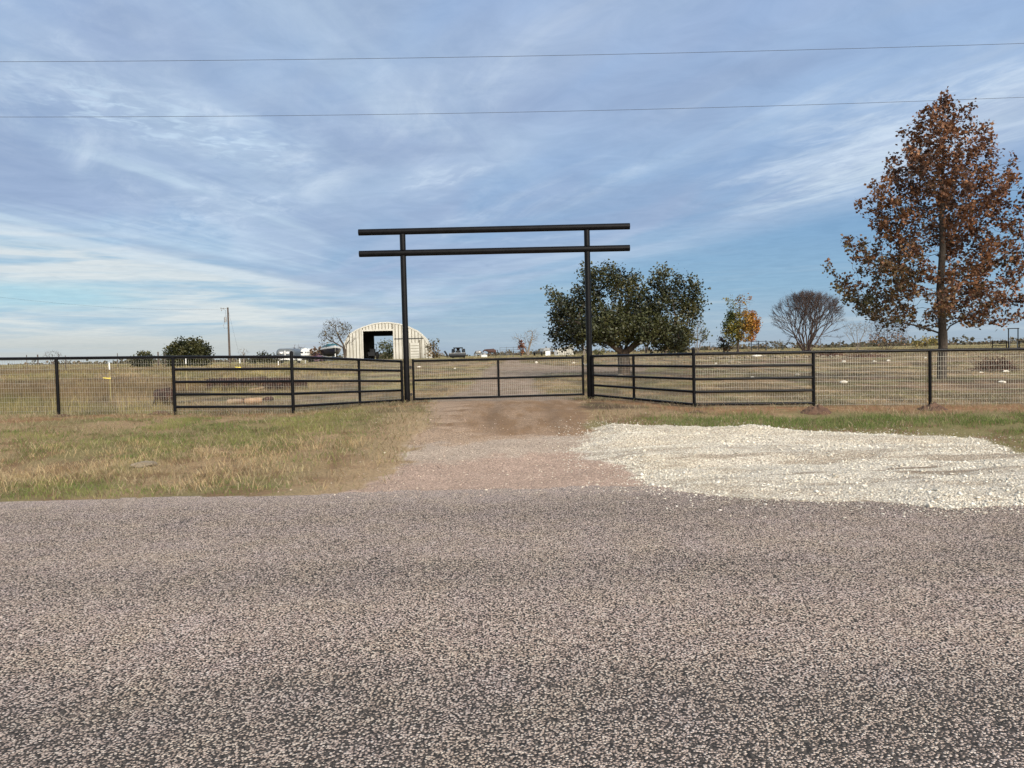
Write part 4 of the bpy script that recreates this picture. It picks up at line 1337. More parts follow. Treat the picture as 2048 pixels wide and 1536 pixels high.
# vase-shaped leafless tree with many stems
def vase_tree():
    D = 80.0
    rng = np.random.default_rng(91)
    b = base_at(1613, D)
    s = D / FPX
    cz = P(1617, 640, D)
    pos, par = [np.array(b) + [0, 0, -.1]], [-1]
    todo = []
    for i in range(15):
        a = i * 2.39996; tilt = .15 + .62 * ((i + .5) / 15) ** .7
        d = np.array([math.cos(a) * math.sin(tilt), math.sin(a) * math.sin(tilt) * .8, math.cos(tilt)])
        todo.append((0, np.array(b) + [d[0] * .25, d[1] * .25, 0], d, 0, rng.uniform(1.2, 2.2)))
    while todo and len(pos) < 9000:
        pi, p, d, lv, left = todo.pop()
        while True:
            d = d + rng.normal(0, .075, 3) + np.array([0, 0, .02]); d /= np.linalg.norm(d)
            p = p + d * .2
            q = (p - np.array(cz)) / np.array([74 * s, 62 * s, 56 * s])
            if q @ q > 1.0 + .12 * rng.normal() and p[2] > cz.z - 30 * s: break
            pos.append(p); par.append(pi); pi = len(pos) - 1
            left -= .2
            if left <= 0:
                for k in range(2 if rng.uniform() < .8 else 3):
                    dd = d + rng.normal(0, .27, 3); dd /= np.linalg.norm(dd)
                    if lv < 6: todo.append((pi, p, dd, lv + 1, rng.uniform(.45, 1.1)))
                break
    pos, par = np.array(pos), np.array(par)
    V, F, rad, hop = branch_mesh(pos, par, .011, 2.25, rng, .21, 3, .45, .008, taper=1.0)
    t = thing('leafless_vase_tree', 'leafless many stemmed vase shaped tree between the orange tree and the tall brown tree', 'tree', b)
    mesh_np('trunk', V, tris_quads(F), M['darkbark'], t, None, True, off=b)


vase_tree()
bare_tree('leafless_tree', 'sparse leafless tree in front of the arched barn at its left end', 690, 96,
          [(672, 665, 30, 22), (655, 672, 20, 14), (690, 660, 16, 18), (665, 645, 16, 10), (650, 690, 10, 8), (700, 680, 10, 10)],
          [[(690, 700), (686, 688), (676, 672)], [(686, 695), (668, 685)], [(693, 690), (700, 680)]], 620, .22, .22, .014, 'bark', 92, .17, twigs=4, twig_len=.5,
          leaf=dict(per=1, spread=.2, size=.26, hop=1, col=pal([[.07, .065, .03], [.13, .10, .05]]), pick=lambda p: np.random.default_rng(9).uniform(0, 1, len(p)) < .45))
bare_tree('leafless_tree', 'pale leafless tree beyond the gate standing behind a small russet bush', 1056, 110,
          [(1045, 682, 15, 13), (1062, 675, 13, 18), (1070, 668, 10, 10), (1034, 676, 9, 8), (1054, 664, 8, 8)], [[(1057, 700), (1060, 688), (1064, 675)], [(1052, 698), (1042, 685)]], 300, .28, .3, .022, 'palebark', 93, .20, twigs=2, twig_len=.7)
bare_tree('leafless_tree', 'low leafless tree seen under the left limbs of the dark oak', 1292, 98, [(1292, 674, 26, 10), (1312, 672, 12, 8), (1275, 678, 10, 8)], [[(1294, 690), (1303, 680)], [(1290, 690), (1280, 680)], [(1296, 688), (1296, 676)]], 190, .3, .32, .024, 'bark', 94, .18, twigs=2, twig_len=.6)
bare_tree('leafless_tree', 'slim leafless tree under the right side of the dark oak', 1330, 95, [(1334, 672, 14, 12), (1346, 670, 10, 8), (1322, 672, 8, 8)], [[(1331, 690), (1334, 678)]], 120, .3, .32, .024, 'oakbark', 95, .17, twigs=2, twig_len=.6)
bare_tree('half_bare_tree', 'grey half bare tree with a few green leaves just right of the dark oak', 1396, 90, [(1397, 662, 16, 20), (1408, 672, 12, 14), (1386, 672, 10, 14), (1400, 646, 10, 10)], [[(1394, 690), (1396, 670)], [(1400, 688), (1408, 672)], [(1390, 690), (1386, 675)]], 280, .24, .26, .016, 'palebark', 96, .10, twigs=2, twig_len=.5,
          leaf=dict(per=3, spread=.18, size=.24, hop=1, col=pal([[.05, .06, .02], [.10, .11, .04]]), pick=lambda p: p[:, 0] > base_at(1402, 90).x))
bare_tree('leafless_tree', 'fan shaped leafless tree between the vase shaped tree and the thicket', 1715, 92, [(1715, 660, 28, 16), (1700, 650, 14, 8), (1732, 650, 14, 8)], [[(1715, 690), (1714, 665)], [(1718, 688), (1728, 665)], [(1711, 688), (1700, 662)], [(1708, 690), (1690, 670)]], 300, .25, .26, .014, 'palebark', 97, .08, twigs=2, twig_len=.6)
bare_tree('leafless_thicket', 'dense upright leafless thicket at the left foot of the tall brown tree', 1772, 84, [(1760, 662, 22, 26), (1785, 660, 24, 24), (1805, 668, 12, 20), (1748, 668, 12, 18)],
          [[(1770, 690), (1768, 660)], [(1778, 690), (1788, 655)], [(1762, 690), (1752, 660)], [(1785, 690), (1800, 662)], [(1774, 688), (1776, 650)], [(1756, 690), (1744, 670)], [(1790, 690), (1812, 668)]], 620, .24, .22, .013, 'darkbark', 98, .07, twigs=2, twig_len=.7, cat='shrub',
          leaf=dict(per=2, spread=.2, size=.2, hop=5, col=pal([[.20, .10, .05], [.26, .15, .07]]), pick=lambda p: p[:, 2] < P(1770, 672, 84).z))
bare_tree('leafless_tree', 'little leafless tree far off above the left end of the fence rail', 105, 105, [(105, 708, 15, 8), (94, 712, 8, 6), (116, 712, 8, 6)], [[(105, 722), (105, 712)], [(102, 722), (94, 712)], [(108, 722), (115, 712)]], 150, .3, .32, .02, 'darkbark', 99, .10, twigs=2, twig_len=.5)
bare_tree('leafless_tree', 'leafless tree poking up between the two trailers', 597, 118, [(597, 700, 15, 10), (588, 704, 8, 8), (608, 702, 8, 8)], [[(597, 715), (596, 704)], [(599, 715), (606, 704)]], 130, .35, .36, .024, 'darkbark', 100, .12, twigs=2, twig_len=.6)
bare_tree('leafless_tree', 'faint pale leafless tree just right of the utility pole', 487, 125, [(487, 706, 9, 8), (482, 702, 5, 5), (492, 702, 5, 5)], [[(487, 716), (486, 706)]], 90, .35, .36, .02, 'palebark', 101, .10, twigs=2, twig_len=.6)
bare_tree('leafless_tree', 'thin pale leafless tree directly behind the right post of the arch', 1166, 88, [(1166, 670, 14, 16), (1158, 676, 10, 10), (1176, 672, 8, 10)], [[(1168, 700), (1165, 680)], [(1172, 700), (1177, 676)]], 150, .26, .28, .016, 'palebark', 102, .12, twigs=2, twig_len=.5,
          leaf=dict(per=2, spread=.2, size=.22, hop=1, col=pal([[.10, .13, .04], [.16, .18, .06]]), pick=lambda p: p[:, 2] > P(1166, 676, 88).z))


# --- shrubs
def shrub(name, label, basepx, D, blobs, n, per, size, colors, seed, bark='bark', step=.2, cat='shrub', pick=None, spread=.14, group=None, clump=.8):
    rng = np.random.default_rng(seed)
    b = base_at(basepx, D)
    A = blob_pts(blobs, D, n, rng, shell=2.4)
    top = blobs[0]
    st = [[np.array(b) + [0, 0, -.1], np.array(P(basepx, top[1] + top[3] * .5, D)), np.array(P(top[0], top[1], D))]]
    return tree(name, label, cat, b, st, A, step, step * 1.2, .012, 2.2, bark, seed, .10, dict(per=per, spread=spread, size=size, hop=3, col=pal(colors, clump=clump, seed=seed), pick=pick), 0, .3, None, group)


CED = [[.014, .018, .006], [.035, .038, .012], [.05, .052, .017], [.064, .06, .02]]
shrub('cedar_bush', 'large rounded dark green cedar bush behind the left fence', 376, 74, [(376, 706, 40, 22), (355, 708, 22, 22), (398, 704, 24, 22), (365, 694, 20, 14), (390, 692, 20, 14), (343, 715, 12, 16), (410, 716, 12, 16), (376, 722, 42, 16), (350, 726, 20, 12), (402, 726, 20, 12)], 1200, 20, .2, CED, 61, step=.22, spread=.22)
shrub('cedar_bush', 'small dark cedar bush left of the large rounded one', 284, 74, [(284, 720, 19, 14), (286, 711, 10, 9), (275, 726, 12, 11), (295, 726, 12, 11), (284, 730, 18, 8)], 420, 18, .19, CED, 62, step=.22, spread=.17)
shrub('cedar_bush', 'low dark spreading bush just left of the grey trailer', 528, 98, [(532, 713, 16, 8), (520, 720, 20, 7), (545, 718, 16, 8), (505, 725, 14, 4)], 240, 14, .22, CED[:3], 63, step=.26, spread=.2)
shrub('leafy_bush', 'green leafy bush standing behind the barn, seen through its open doorway', 772, 124, [(775, 702, 13, 18), (768, 712, 12, 12), (784, 700, 7, 14), (762, 694, 8, 10)], 260, 9, .3, [[.035, .045, .02], [.075, .085, .035], [.12, .12, .06]], 64, step=.34, spread=.26)
shrub('brown_bush', 'rusty olive bush at the right end of the arched barn', 866, 100, [(866, 704, 12, 13), (874, 708, 8, 9), (862, 690, 8, 8), (871, 684, 8, 6)], 220, 8, .25, [[.05, .045, .02], [.13, .09, .035], [.20, .12, .05]], 65, step=.3, spread=.2)
shrub('russet_bush', 'small russet leaved sapling in front of the pale leafless tree beyond the gate', 1042, 104, [(1042, 692, 8, 9), (1041, 686, 5, 6), (1044, 700, 6, 6)], 120, 9, .22, [[.10, .035, .02], [.20, .07, .035], [.26, .12, .06]], 66, step=.26)
shrub('dark_bush', 'dark green and red bush at the left foot of the orange tree', 1448, 84, [(1448, 690, 12, 14), (1444, 682, 8, 10), (1456, 696, 9, 9)], 170, 10, .2, [[.02, .025, .01], [.05, .05, .02], [.12, .05, .025]], 67, step=.24)
shrub('dark_bush', 'dark bush under the drooping right edge of the oak', 1357, 72, [(1359, 694, 14, 14), (1366, 684, 10, 12), (1350, 700, 12, 8)], 200, 10, .18, [[.012, .015, .006], [.03, .034, .012], [.06, .06, .02]], 68, step=.22)
shrub('yellow_bush', 'yellowish dry bush seen beneath the right limb of the oak', 1343, 90, [(1343, 697, 10, 10), (1338, 702, 8, 6)], 100, 9, .2, [[.20, .15, .04], [.30, .23, .07]], 69, step=.26)
shrub('yellow_bush', 'yellowish bush far off between the thicket and the tall brown trunk', 1850, 120, [(1852, 684, 20, 9), (1840, 688, 16, 7), (1866, 682, 9, 8)], 170, 9, .3, [[.10, .10, .03], [.22, .18, .06], [.30, .23, .08]], 70, step=.36, spread=.25)
shrub('palm_like_bush', 'dry spiky brown bush between the white trailer and the boat', 631, 100, [(630, 706, 11, 9), (636, 700, 8, 7), (624, 702, 6, 6)], 120, 7, .32, [[.08, .05, .03], [.16, .10, .06], [.22, .15, .10]], 71, step=.28)
shrub('pinkish_bush', 'pale pinkish bush in front of the dry spiky one, beside the boat', 634, 97, [(633, 715, 12, 6), (642, 717, 8, 4)], 80, 8, .2, [[.16, .08, .12], [.28, .17, .22]], 72, step=.25)
shrub('olive_bush', 'olive bush low behind the fence under the left limb of the oak', 1196, 92, [(1198, 705, 14, 6), (1206, 702, 8, 6)], 90, 9, .2, [[.08, .08, .03], [.16, .14, .06]], 73, step=.25)
# ------------------------------------------------------------------ the barn
def build_barn():
    D = 103.0
    s = D / FPX
    c0 = P(774, 717, D)
    zb = h1(c0.x, D) - 0.15
    t = thing('arched_barn', 'cream corrugated metal barn with arched roof and a tall open doorway through it', 'barn', (c0.x, D, zb), R(4.5))
    # everything below in the barn's own frame: x right, y back, z up; z=0 at base
    up = lambda py: (P(774, py, D).z - zb)
    prof_px = [(688, 718), (688.5, 700), (690, 687), (698, 670), (712, 661), (725, 655), (746, 648), (762, 645.6), (776, 645), (798, 648), (817, 654), (835, 662.5), (848, 675), (855, 687), (858.5, 700), (859.5, 718)]
    prof = []
    for px, py in prof_px:
        q = P(px, py, D)
        prof.append((q.x - c0.x, max(0.0, q.z - zb)))
    prof[0] = (prof[0][0], 0.0); prof[-1] = (prof[-1][0], 0.0)
    pxs = np.array([p[0] for p in prof]); pzs = np.array([p[1] for p in prof])
    top = lambda x: float(np.interp(x, pxs, pzs))
    L = 12.5
    d0, d1 = P(727.5, 700, D).x - c0.x, P(787, 700, D).x - c0.x
    dz = up(661.5)
    # shell, 6 cm thick
    m = MB()
    outer = [(x * 1.006, z * 1.004 + .01) for x, z in prof]; inner = [(x * .985, max(0, z - .07)) for x, z in prof]
    ring = outer + inner[::-1]
    m.loft([[(x, -0.06, z) for x, z in ring], [(x, L + .06, z) for x, z in ring]])
    m.build('roof', M['cream'], t)
    # hoop ribs standing proud on the roof
    m = MB()
    k = 0.5
    while k < L:
        rr = [(x * 1.012, k, z * 1.012 + .015) for x, z in prof]
        m.tube(rr, .04, 5); k += 1.0
    m.build('roof_ribs', M['cream'], t)

    def end_wall(y, holes, nm, mt, ribs):
        w = .433
        x = pxs[0] + .02
        mw = MB(); mr = MB()
        xs = [pxs[0] + .02]
        while xs[-1] < pxs[-1] - .03: xs.append(min(xs[-1] + w, pxs[-1] - .02))
        for h in holes: xs += [h[0], h[1]]
        xs = sorted(set(round(v, 4) for v in xs))
        for a, b in zip(xs, xs[1:]):
            mid = (a + b) / 2
            lo = 0.0
            hole = [h for h in holes if h[0] < mid < h[1]]
            if hole: lo = hole[0][2]
            za, zb_ = top(a) - .06, top(b) - .06
            if max(za, zb_) <= lo + .02: continue
            pts = [(a, lo), (b, lo), (b, max(lo, zb_)), (a, max(lo, za))]
            mw.face([(px_, y, z) for px_, z in pts]); mw.face([(px_, y + .05, z) for px_, z in pts][::-1])
            for (p, q) in zip(pts, pts[1:] + pts[:1]):
                mw.face([(p[0], y, p[1]), (p[0], y + .05, p[1]), (q[0], y + .05, q[1]), (q[0], y, q[1])])
            if ribs and za > lo + .1:
                mr.box((a, y - .03, (lo + za) / 2), (.075, .056, za - lo - .01))
        mw.build(nm, mt, t)
        if ribs: mr.build('wall_seams', M['seam'], t)
    end_wall(0.0, [(d0, d1, dz)], 'front_wall', M['cream'], True)
    end_wall(L - .06, [(d0 + .25, d1 + .1, dz - .35)], 'back_wall', M['barnin'], False)
    m = MB()
    for x in (d0 - .07, d1 + .07): m.box((x, -.06, dz / 2), (.16, .16, dz))
    m.box(((d0 + d1) / 2, -.06, dz + .10), (d1 - d0 + .30, .16, .20))
    m.build('doorway_frame', M['cream'], t)
    # dark coloured liner following the inside of the shell
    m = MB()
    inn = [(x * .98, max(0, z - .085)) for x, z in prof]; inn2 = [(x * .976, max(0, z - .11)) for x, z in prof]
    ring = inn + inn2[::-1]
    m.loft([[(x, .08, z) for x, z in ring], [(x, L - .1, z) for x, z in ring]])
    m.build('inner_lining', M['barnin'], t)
    # sliding track and panel door on the right
    m = MB(); m.box(((d1 + P(846, 678, D).x - c0.x) / 2, -.09, up(678)), (P(846, 678, D).x - c0.x - d1, .06, .09)); m.build('door_track', M['darksteel'], t)
    xa, xb = P(820, 690, D).x - c0.x, P(838, 690, D).x - c0.x
    zt = up(687)
    m = MB(); m.box(((xa + xb) / 2, -.09, zt / 2), (xb - xa, .06, zt)); pd = m.build('panel_door', M['cream'], t)
    m = MB()
    for i in range(1, 6): m.box(((xa + xb) / 2, -.13, zt * i / 6), (xb - xa - .1, .02, .06))
    m.box((xa - .03, -.10, zt / 2), (.07, .06, zt)); m.box((xb + .10, -.10, zt / 2 + .2), (.18, .06, zt + .4))
    m.build('door_battens', M['seam'], pd)
    # a dark parked machine just inside, left
    q0 = P(745, 712, D + 4)
    zz = h1(q0.x, D + 4)
    v = thing('parked_mower', 'dark little tractor parked in the shade inside the barn doorway', 'tractor', (q0.x, D + 4, zz))
    m = MB(); m.box((0, 0, .75), (.9, 1.6, .5)); m.box((0, .3, 1.2), (.7, .6, .5)); m.build('body', M['darksteel'], v)
    for x in (-.6, .6):
        m = MB(); m.tube([(x - .14, .5, .55), (x + .14, .5, .55)], .55, 14); m.build('wheel', M['rubber'], v)
    m = MB(); m.tube([(-.45, .6, 1.2), (-.45, .6, 2.1), (.45, .6, 2.1), (.45, .6, 1.2)], .04, 6); m.build('roll_bar', M['darksteel'], v)


build_barn()


# ------------------------------------------------------------------ utility pole and its wires
def build_pole():
    D = 112.0
    b = base_at(459, D)
    t = thing('utility_pole', 'wooden utility pole with transformer, left of the barn', 'utility pole', b)
    topz = P(454.5, 615, D).z
    h = topz - b.z
    m = MB(); m.tube([(0, 0, -.4), (0, 0, h)], [.16, .11], 10); m.build('pole', M['postwood'], t, True)
    m = MB(); m.tube([(-.05, 0, h - .15), (-.55, 0, h - .1), (-.95, 0, h - .15)], .035, 6); m.build('arm', M['greysteel'], t)
    for x, z in ((-.62, .0), (-.92, -.25), (-.98, .05)):
        m = MB(); m.tube([(x, 0, h - .25 + z), (x, 0, h - .05 + z)], [.05, .09], 8); m.build('insulator', M['greysteel'], t, True)
    zt = P(450, 638, D).z - b.z
    m = MB(); m.tube([(-.42, 0, zt - .45), (-.42, 0, zt + .25), (-.42, 0, zt + .33)], [.17, .17, .10], 12); m.build('transformer', M['greysteel'], t, True)
    m = MB(); m.tube([(-.5, 0, zt - .45), (-.75, 0, zt - .9), (-.62, 0, zt - 1.35), (-.12, 0, zt - 1.3)], .03, 6); m.build('service_loop', M['greysteel'], t, True)
    m = MB(); m.tube([(-.3, 0, zt + .3), (-.35, 0, h - .4), (-.6, 0, h - .3)], .018, 5); m.build('jumper', M['cable'], t)
    g = P(479, 708, D)
    m = MB(); m.tube([(.1, 0, h - .6), (g.x - b.x, .6, h1(g.x, D) - b.z)], .010, 4); m.build('guy_wire', M['cable'], t)
    # its supply wire to the left
    a = P(452, 618, D); e = P(-60, 588, 70.0)
    pts = [a.lerp(e, i / 14) - Vector((0, 0, .6 * math.sin(math.pi * i / 14))) for i in range(15)]
    m = MB(); m.tube(pts, .006, 4)
    tag(m.build('service_wire', M['cable'], None, True), 'faint wire running from the utility pole off to the left', 'power line')


build_pole()


# ------------------------------------------------------------------ trailers, boat, tractor
def wheel_pair(t, xs, ys, r, wd):
    for x in xs:
        for y in ys:
            m = MB(); m.tube([(x - wd / 2, y, r), (x + wd / 2, y, r)], r, 16); w = m.build('wheel', M['rubber'], t, True)
            m = MB(); m.tube([(x - wd / 2 - .01, y, r), (x + wd / 2 + .01, y, r)], r * .5, 12); m.build('rim', M['greysteel'], w, True)


def rr_ring(w, h, r, y, z0, n=6):
    out = []
    for cx, cz, a0 in ((w / 2 - r, h - r, 0), (-w / 2 + r, h - r, 90), (-w / 2 + r * .4, r * .4, 180), (w / 2 - r * .4, r * .4, 270)):
        rr = r if a0 < 180 else r * .4
        for i in range(n + 1):
            a = R(a0 + 90 * i / n)
            out.append((cx + rr * math.cos(a), y, z0 + cz + rr * math.sin(a)))
    return out


def build_trailers():
    # grey stock trailer, its rounded nose towards us
    D = 100.0
    b = base_at(571, D)
    t = thing('stock_trailer', 'grey rounded nose livestock trailer with white lower band, parked left of the white one', 'trailer', b, R(6))
    w = 36 * D / FPX; z0 = .55; h = P(568, 697, D).z - b.z - z0
    m = MB()
    m.loft([rr_ring(w * .80, h * .84, .5, -.55, z0 + .12), rr_ring(w * .93, h * .94, .55, -.35, z0 + .05), rr_ring(w, h, .55, 0, z0), rr_ring(w, h, .5, 5.5, z0)])
    m.build('body', M['trgrey'], t, True)
    m = MB()
    m.box((0, -.56, z0 + h * .62), (w * .62, .08, .30)); m.build('air_slots', M['greysteel'], t)
    for x in (-.42, .38):
        m = MB(); m.box((x, -.61, z0 + h * .60), (.34, .06, .22)); m.build('window', M['white'], t)
    m = MB(); m.box((0.05, -.62, z0 + h * .42), (.10, .07, h * .75)); m.build('centre_strip', M['white'], t)
    m = MB(); m.box((0, -.42, z0 + .02), (w * .96, .3, .26)); m.box((0, 2.7, z0 - .02), (w * .98, 5.6, .12)); m.build('lower_band', M['white'], t)
    m = MB(); m.tube([(-.5, -.4, z0 - .1), (0, -1.7, z0 - .1)], .05, 6); m.tube([(.5, -.4, z0 - .1), (0, -1.7, z0 - .1)], .05, 6); m.tube([(0, -1.6, .1), (0, -1.6, z0 + .3)], .05, 6); m.build('drawbar', M['darksteel'], t)
    wheel_pair(t, (-w / 2 + .05, w / 2 - .05), (2.6, 3.5), .37, .22)
    # white gooseneck trailer
    D = 101.0
    b = base_at(616, D)
    t = thing('white_trailer', 'white rounded horse trailer with small dark windows between the grey trailer and the boat', 'trailer', b, R(-14))
    w = 27 * D / FPX; h = P(612, 697.5, D).z - b.z - z0
    m = MB()
    m.loft([rr_ring(w * .72, h * .70, .5, -.75, z0 + .42), rr_ring(w * .9, h * .86, .55, -.5, z0 + .2), rr_ring(w, h, .6, 0, z0), rr_ring(w, h, .55, 5.0, z0)])
    m.build('body', M['white'], t, True)
    for x, ww in ((-.48, .36), (.12, .13), (.42, .15), (.70, .12)):
        m = MB(); m.box((x, -.62, z0 + h * .62), (ww, .36, .17)); m.build('window', M['glass'], t)
    m = MB(); m.box((0, -.1, z0 + .05), (w * 1.02, .8, .12)); m.build('bumper', M['greysteel'], t)
    m = MB(); m.tube([(-.5, -.2, z0 - .1), (0, -1.6, z0 - .1)], .05, 6); m.tube([(.5, -.2, z0 - .1), (0, -1.6, z0 - .1)], .05, 6); m.build('drawbar', M['darksteel'], t)
    m = MB(); m.box((-.55, -1.1, .52), (.5, .4, .4)); m.build('battery_box', M['white'], t)
    wheel_pair(t, (-w / 2 + .05, w / 2 - .05), (2.0, 2.9), .37, .22)
    # the flat grey roof behind
    D = 112.0
    b = base_at(648, D)
    t = thing('low_shed', 'low pale grey lean-to shed behind the boat', 'shed', b)
    z1 = P(650, 709, D).z - b.z
    m = MB(); m.loft([[(-1.3, 0, z1 - .5), (1.2, 0, z1 + .05), (1.2, 2.5, z1 + .05), (-1.3, 2.5, z1 - .5)], [(-1.3, 0, z1 - .42), (1.2, 0, z1 + .13), (1.2, 2.5, z1 + .13), (-1.3, 2.5, z1 - .42)]]); m.build('roof', M['greysteel'], t)
    m = MB(); m.loft([[(-1.2, .1, 0), (1.1, .1, 0), (1.1, 2.4, 0), (-1.2, 2.4, 0)], [(-1.2, .1, z1 - .52), (1.1, .1, z1 - .02), (1.1, 2.4, z1 - .02), (-1.2, 2.4, z1 - .52)]]); m.build('wall', M['trgrey'], t)


def build_boat():
    D = 98.0
    b = base_at(668, D)
    rz = R(24)
    # trailer carrying it
    tr = thing('boat_trailer', 'low dark frame trailer carrying the boat', 'trailer', b, rz)
    m = MB()
    for x in (-.65, .65): m.tube([(x, .2, .5), (x, 4.2, .5)], .05, 6)
    m.tube([(-.65, .25, .5), (0, -1.4, .5), (.65, .25, .5)], .05, 6)
    for y in (.6, 2.4, 4.1): m.tube([(-.65, y, .5), (.65, y, .5)], .05, 6)
    m.build('frame', M['darksteel'], tr)
    m = MB(); m.tube([(0, -.75, .5), (0, -.75, .95)], .06, 6); m.build('bow_stand', M['white'], tr)
    wheel_pair(tr, (-.95, .95), (2.8,), .33, .2)
    t = thing('motor_boat', 'speedboat with white deck, dark navy hull and teal cover, bow towards the gate', 'boat', (b.x, b.y, b.z + .62), rz)
    W, Lb, Hh = 1.25, 5.2, 1.0

    def sec(f, inset=0.0, z0=0.0, z1=None):
        y = -.8 + Lb * f
        w = W * (1 - (1 - min(1, f * 1.9 + .02)) ** 2.0) - inset
        keel = .55 * (1 - min(1, f * 2.6)) ** 2
        g = Hh + .22 * (1 - f) ** 2
        return y, max(w, .02), keel, g
    rings = []
    for f in (0, .08, .2, .35, .55, .8, 1.0):
        y, w, kz, g = sec(f)
        rings.append([(-w, y, g), (-w * .93, y, g * .62 + kz * .3), (-w * .72, y, kz + .25), (0, y, kz), (w * .72, y, kz + .25), (w * .93, y, g * .62 + kz * .3), (w, y, g)])
    m = MB(); m.loft(rings); m.build('hull', M['navy'], t, True)
    rings = []
    for f in (0, .08, .2, .35, .55, .8, 1.0):
        y, w, kz, g = sec(f)
        rings.append([(-w - .04, y - .03, g - .16), (-w - .04, y - .03, g + .05), (-w * .6, y, g + .16), (0, y, g + .2), (w * .6, y, g + .16), (w + .04, y - .03, g + .05), (w + .04, y - .03, g - .16)])
    m = MB(); m.loft(rings); m.build('deck', M['white'], t, True)
    m = MB()
    m.loft([[(-.75, .9, Hh + .22), (.75, .9, Hh + .22), (.75, 1.0, Hh + .26), (-.75, 1.0, Hh + .26)], [(-.62, 1.35, Hh + .62), (.62, 1.35, Hh + .62), (.62, 1.45, Hh + .62), (-.62, 1.45, Hh + .62)]])
    m.build('windscreen', M['teal'], t)
    m = MB(); m.loft([[(-.98, 1.4, Hh + .19), (.98, 1.4, Hh + .19), (.55, 1.5, Hh + .55), (-.55, 1.5, Hh + .55)], [(-1.0, 3.9, Hh + .19), (1.0, 3.9, Hh + .19), (.6, 3.8, Hh + .42), (-.6, 3.8, Hh + .42)]]); m.build('cover', M['teal'], t)
    m = MB(); m.tube([(0, -.8, .6), (0, -.86, 1.0)], .05, 6); m.build('bow_eye', M['greysteel'], t)


def build_tractor():
    D = 106.0
    b = base_at(916, D)
    s = D / FPX
    t = thing('loader_tractor', 'dark tractor seen head on with wide front bucket and flat canopy on the crest', 'tractor', b)
    z = lambda py: P(916, py, D).z - b.z
    w = 33 * s
    zb0, zb1 = z(715) + .02, z(705.5)
    m = MB()
    m.loft([[(-w / 2 + .15, -1.6, zb0), (w / 2 - .15, -1.6, zb0), (w / 2 - .15, -1.0, zb0), (-w / 2 + .15, -1.0, zb0)],
            [(-w / 2, -1.75, zb0 + (zb1 - zb0) * .45), (w / 2, -1.75, zb0 + (zb1 - zb0) * .45), (w / 2, -.85, zb0 + (zb1 - zb0) * .45), (-w / 2, -.85, zb0 + (zb1 - zb0) * .45)],
            [(-w / 2, -1.7, zb1), (w / 2, -1.7, zb1), (w / 2, -.9, zb1), (-w / 2, -.9, zb1)]])
    m.build('bucket', M['darksteel'], t)
    m = MB(); m.box((0, -1.72, zb0 + (zb1 - zb0) * .93), (w * 1.0, .12, .08)); m.build('bucket_lip', M['greysteel'], t)
    zc = z(695.8)
    m = MB(); m.box((0, .6, zc), (18.5 * s, 1.4, .14)); m.build('canopy', M['black'], t)
    for x in (-7.6 * s, 7.6 * s):
        m = MB(); m.tube([(x, .9, .8), (x, .9, zc)], .06, 6); m.build('canopy_post', M['black'], t)
    m = MB(); m.loft([[(-3.6 * s, .3, zc - .05), (3.6 * s, .3, zc - .05), (3.6 * s, .5, zc - .05), (-3.6 * s, .5, zc - .05)], [(-.12, .3, z(704)), (.12, .3, z(704)), (.12, .5, z(704)), (-.12, .5, z(704))]]); m.build('seat_back', M['black'], t)
    m = MB(); m.box((0, .2, .75), (.55, 2.0, .5)); m.build('bonnet', M['darksteel'], t)
    for x in (-.75, .75):
        m = MB(); m.tube([(x - .16, .9, .62), (x + .16, .9, .62)], .62, 16); wv = m.build('wheel', M['rubber'], t, True)
        m = MB(); m.tube([(x, .2, 1.0), (x, -.9, .7)], .07, 6); m.build('loader_arm', M['darksteel'], t)
    for x in (-8.6 * s, 8.6 * s):
        m = MB(); m.box((x, .8, z(699.5)), (.14, .1, .2)); m.build('lamp', M['white'], t)


build_trailers()
build_boat()
build_tractor()


# ------------------------------------------------------------------ grazing animals
def skin_body(name, joints, edges, m, parent):
    me = bpy.data.meshes.new(name)
    me.from_pydata([j[:3] for j in joints], edges, [])
    o = bpy.data.objects.new(name, me)
    COL.objects.link(o)
    o.parent = parent
    o.modifiers.new('skin', 'SKIN')
    sv = me.skin_vertices[0].data
    for v, j in zip(sv, joints):
        r = j[3]
        v.radius = (r, r) if not isinstance(r, tuple) else r
    sv[0].use_root = True
    ss = o.modifiers.new('smooth', 'SUBSURF'); ss.levels = 1; ss.render_levels = 2
    me.materials.append(m)
    return o


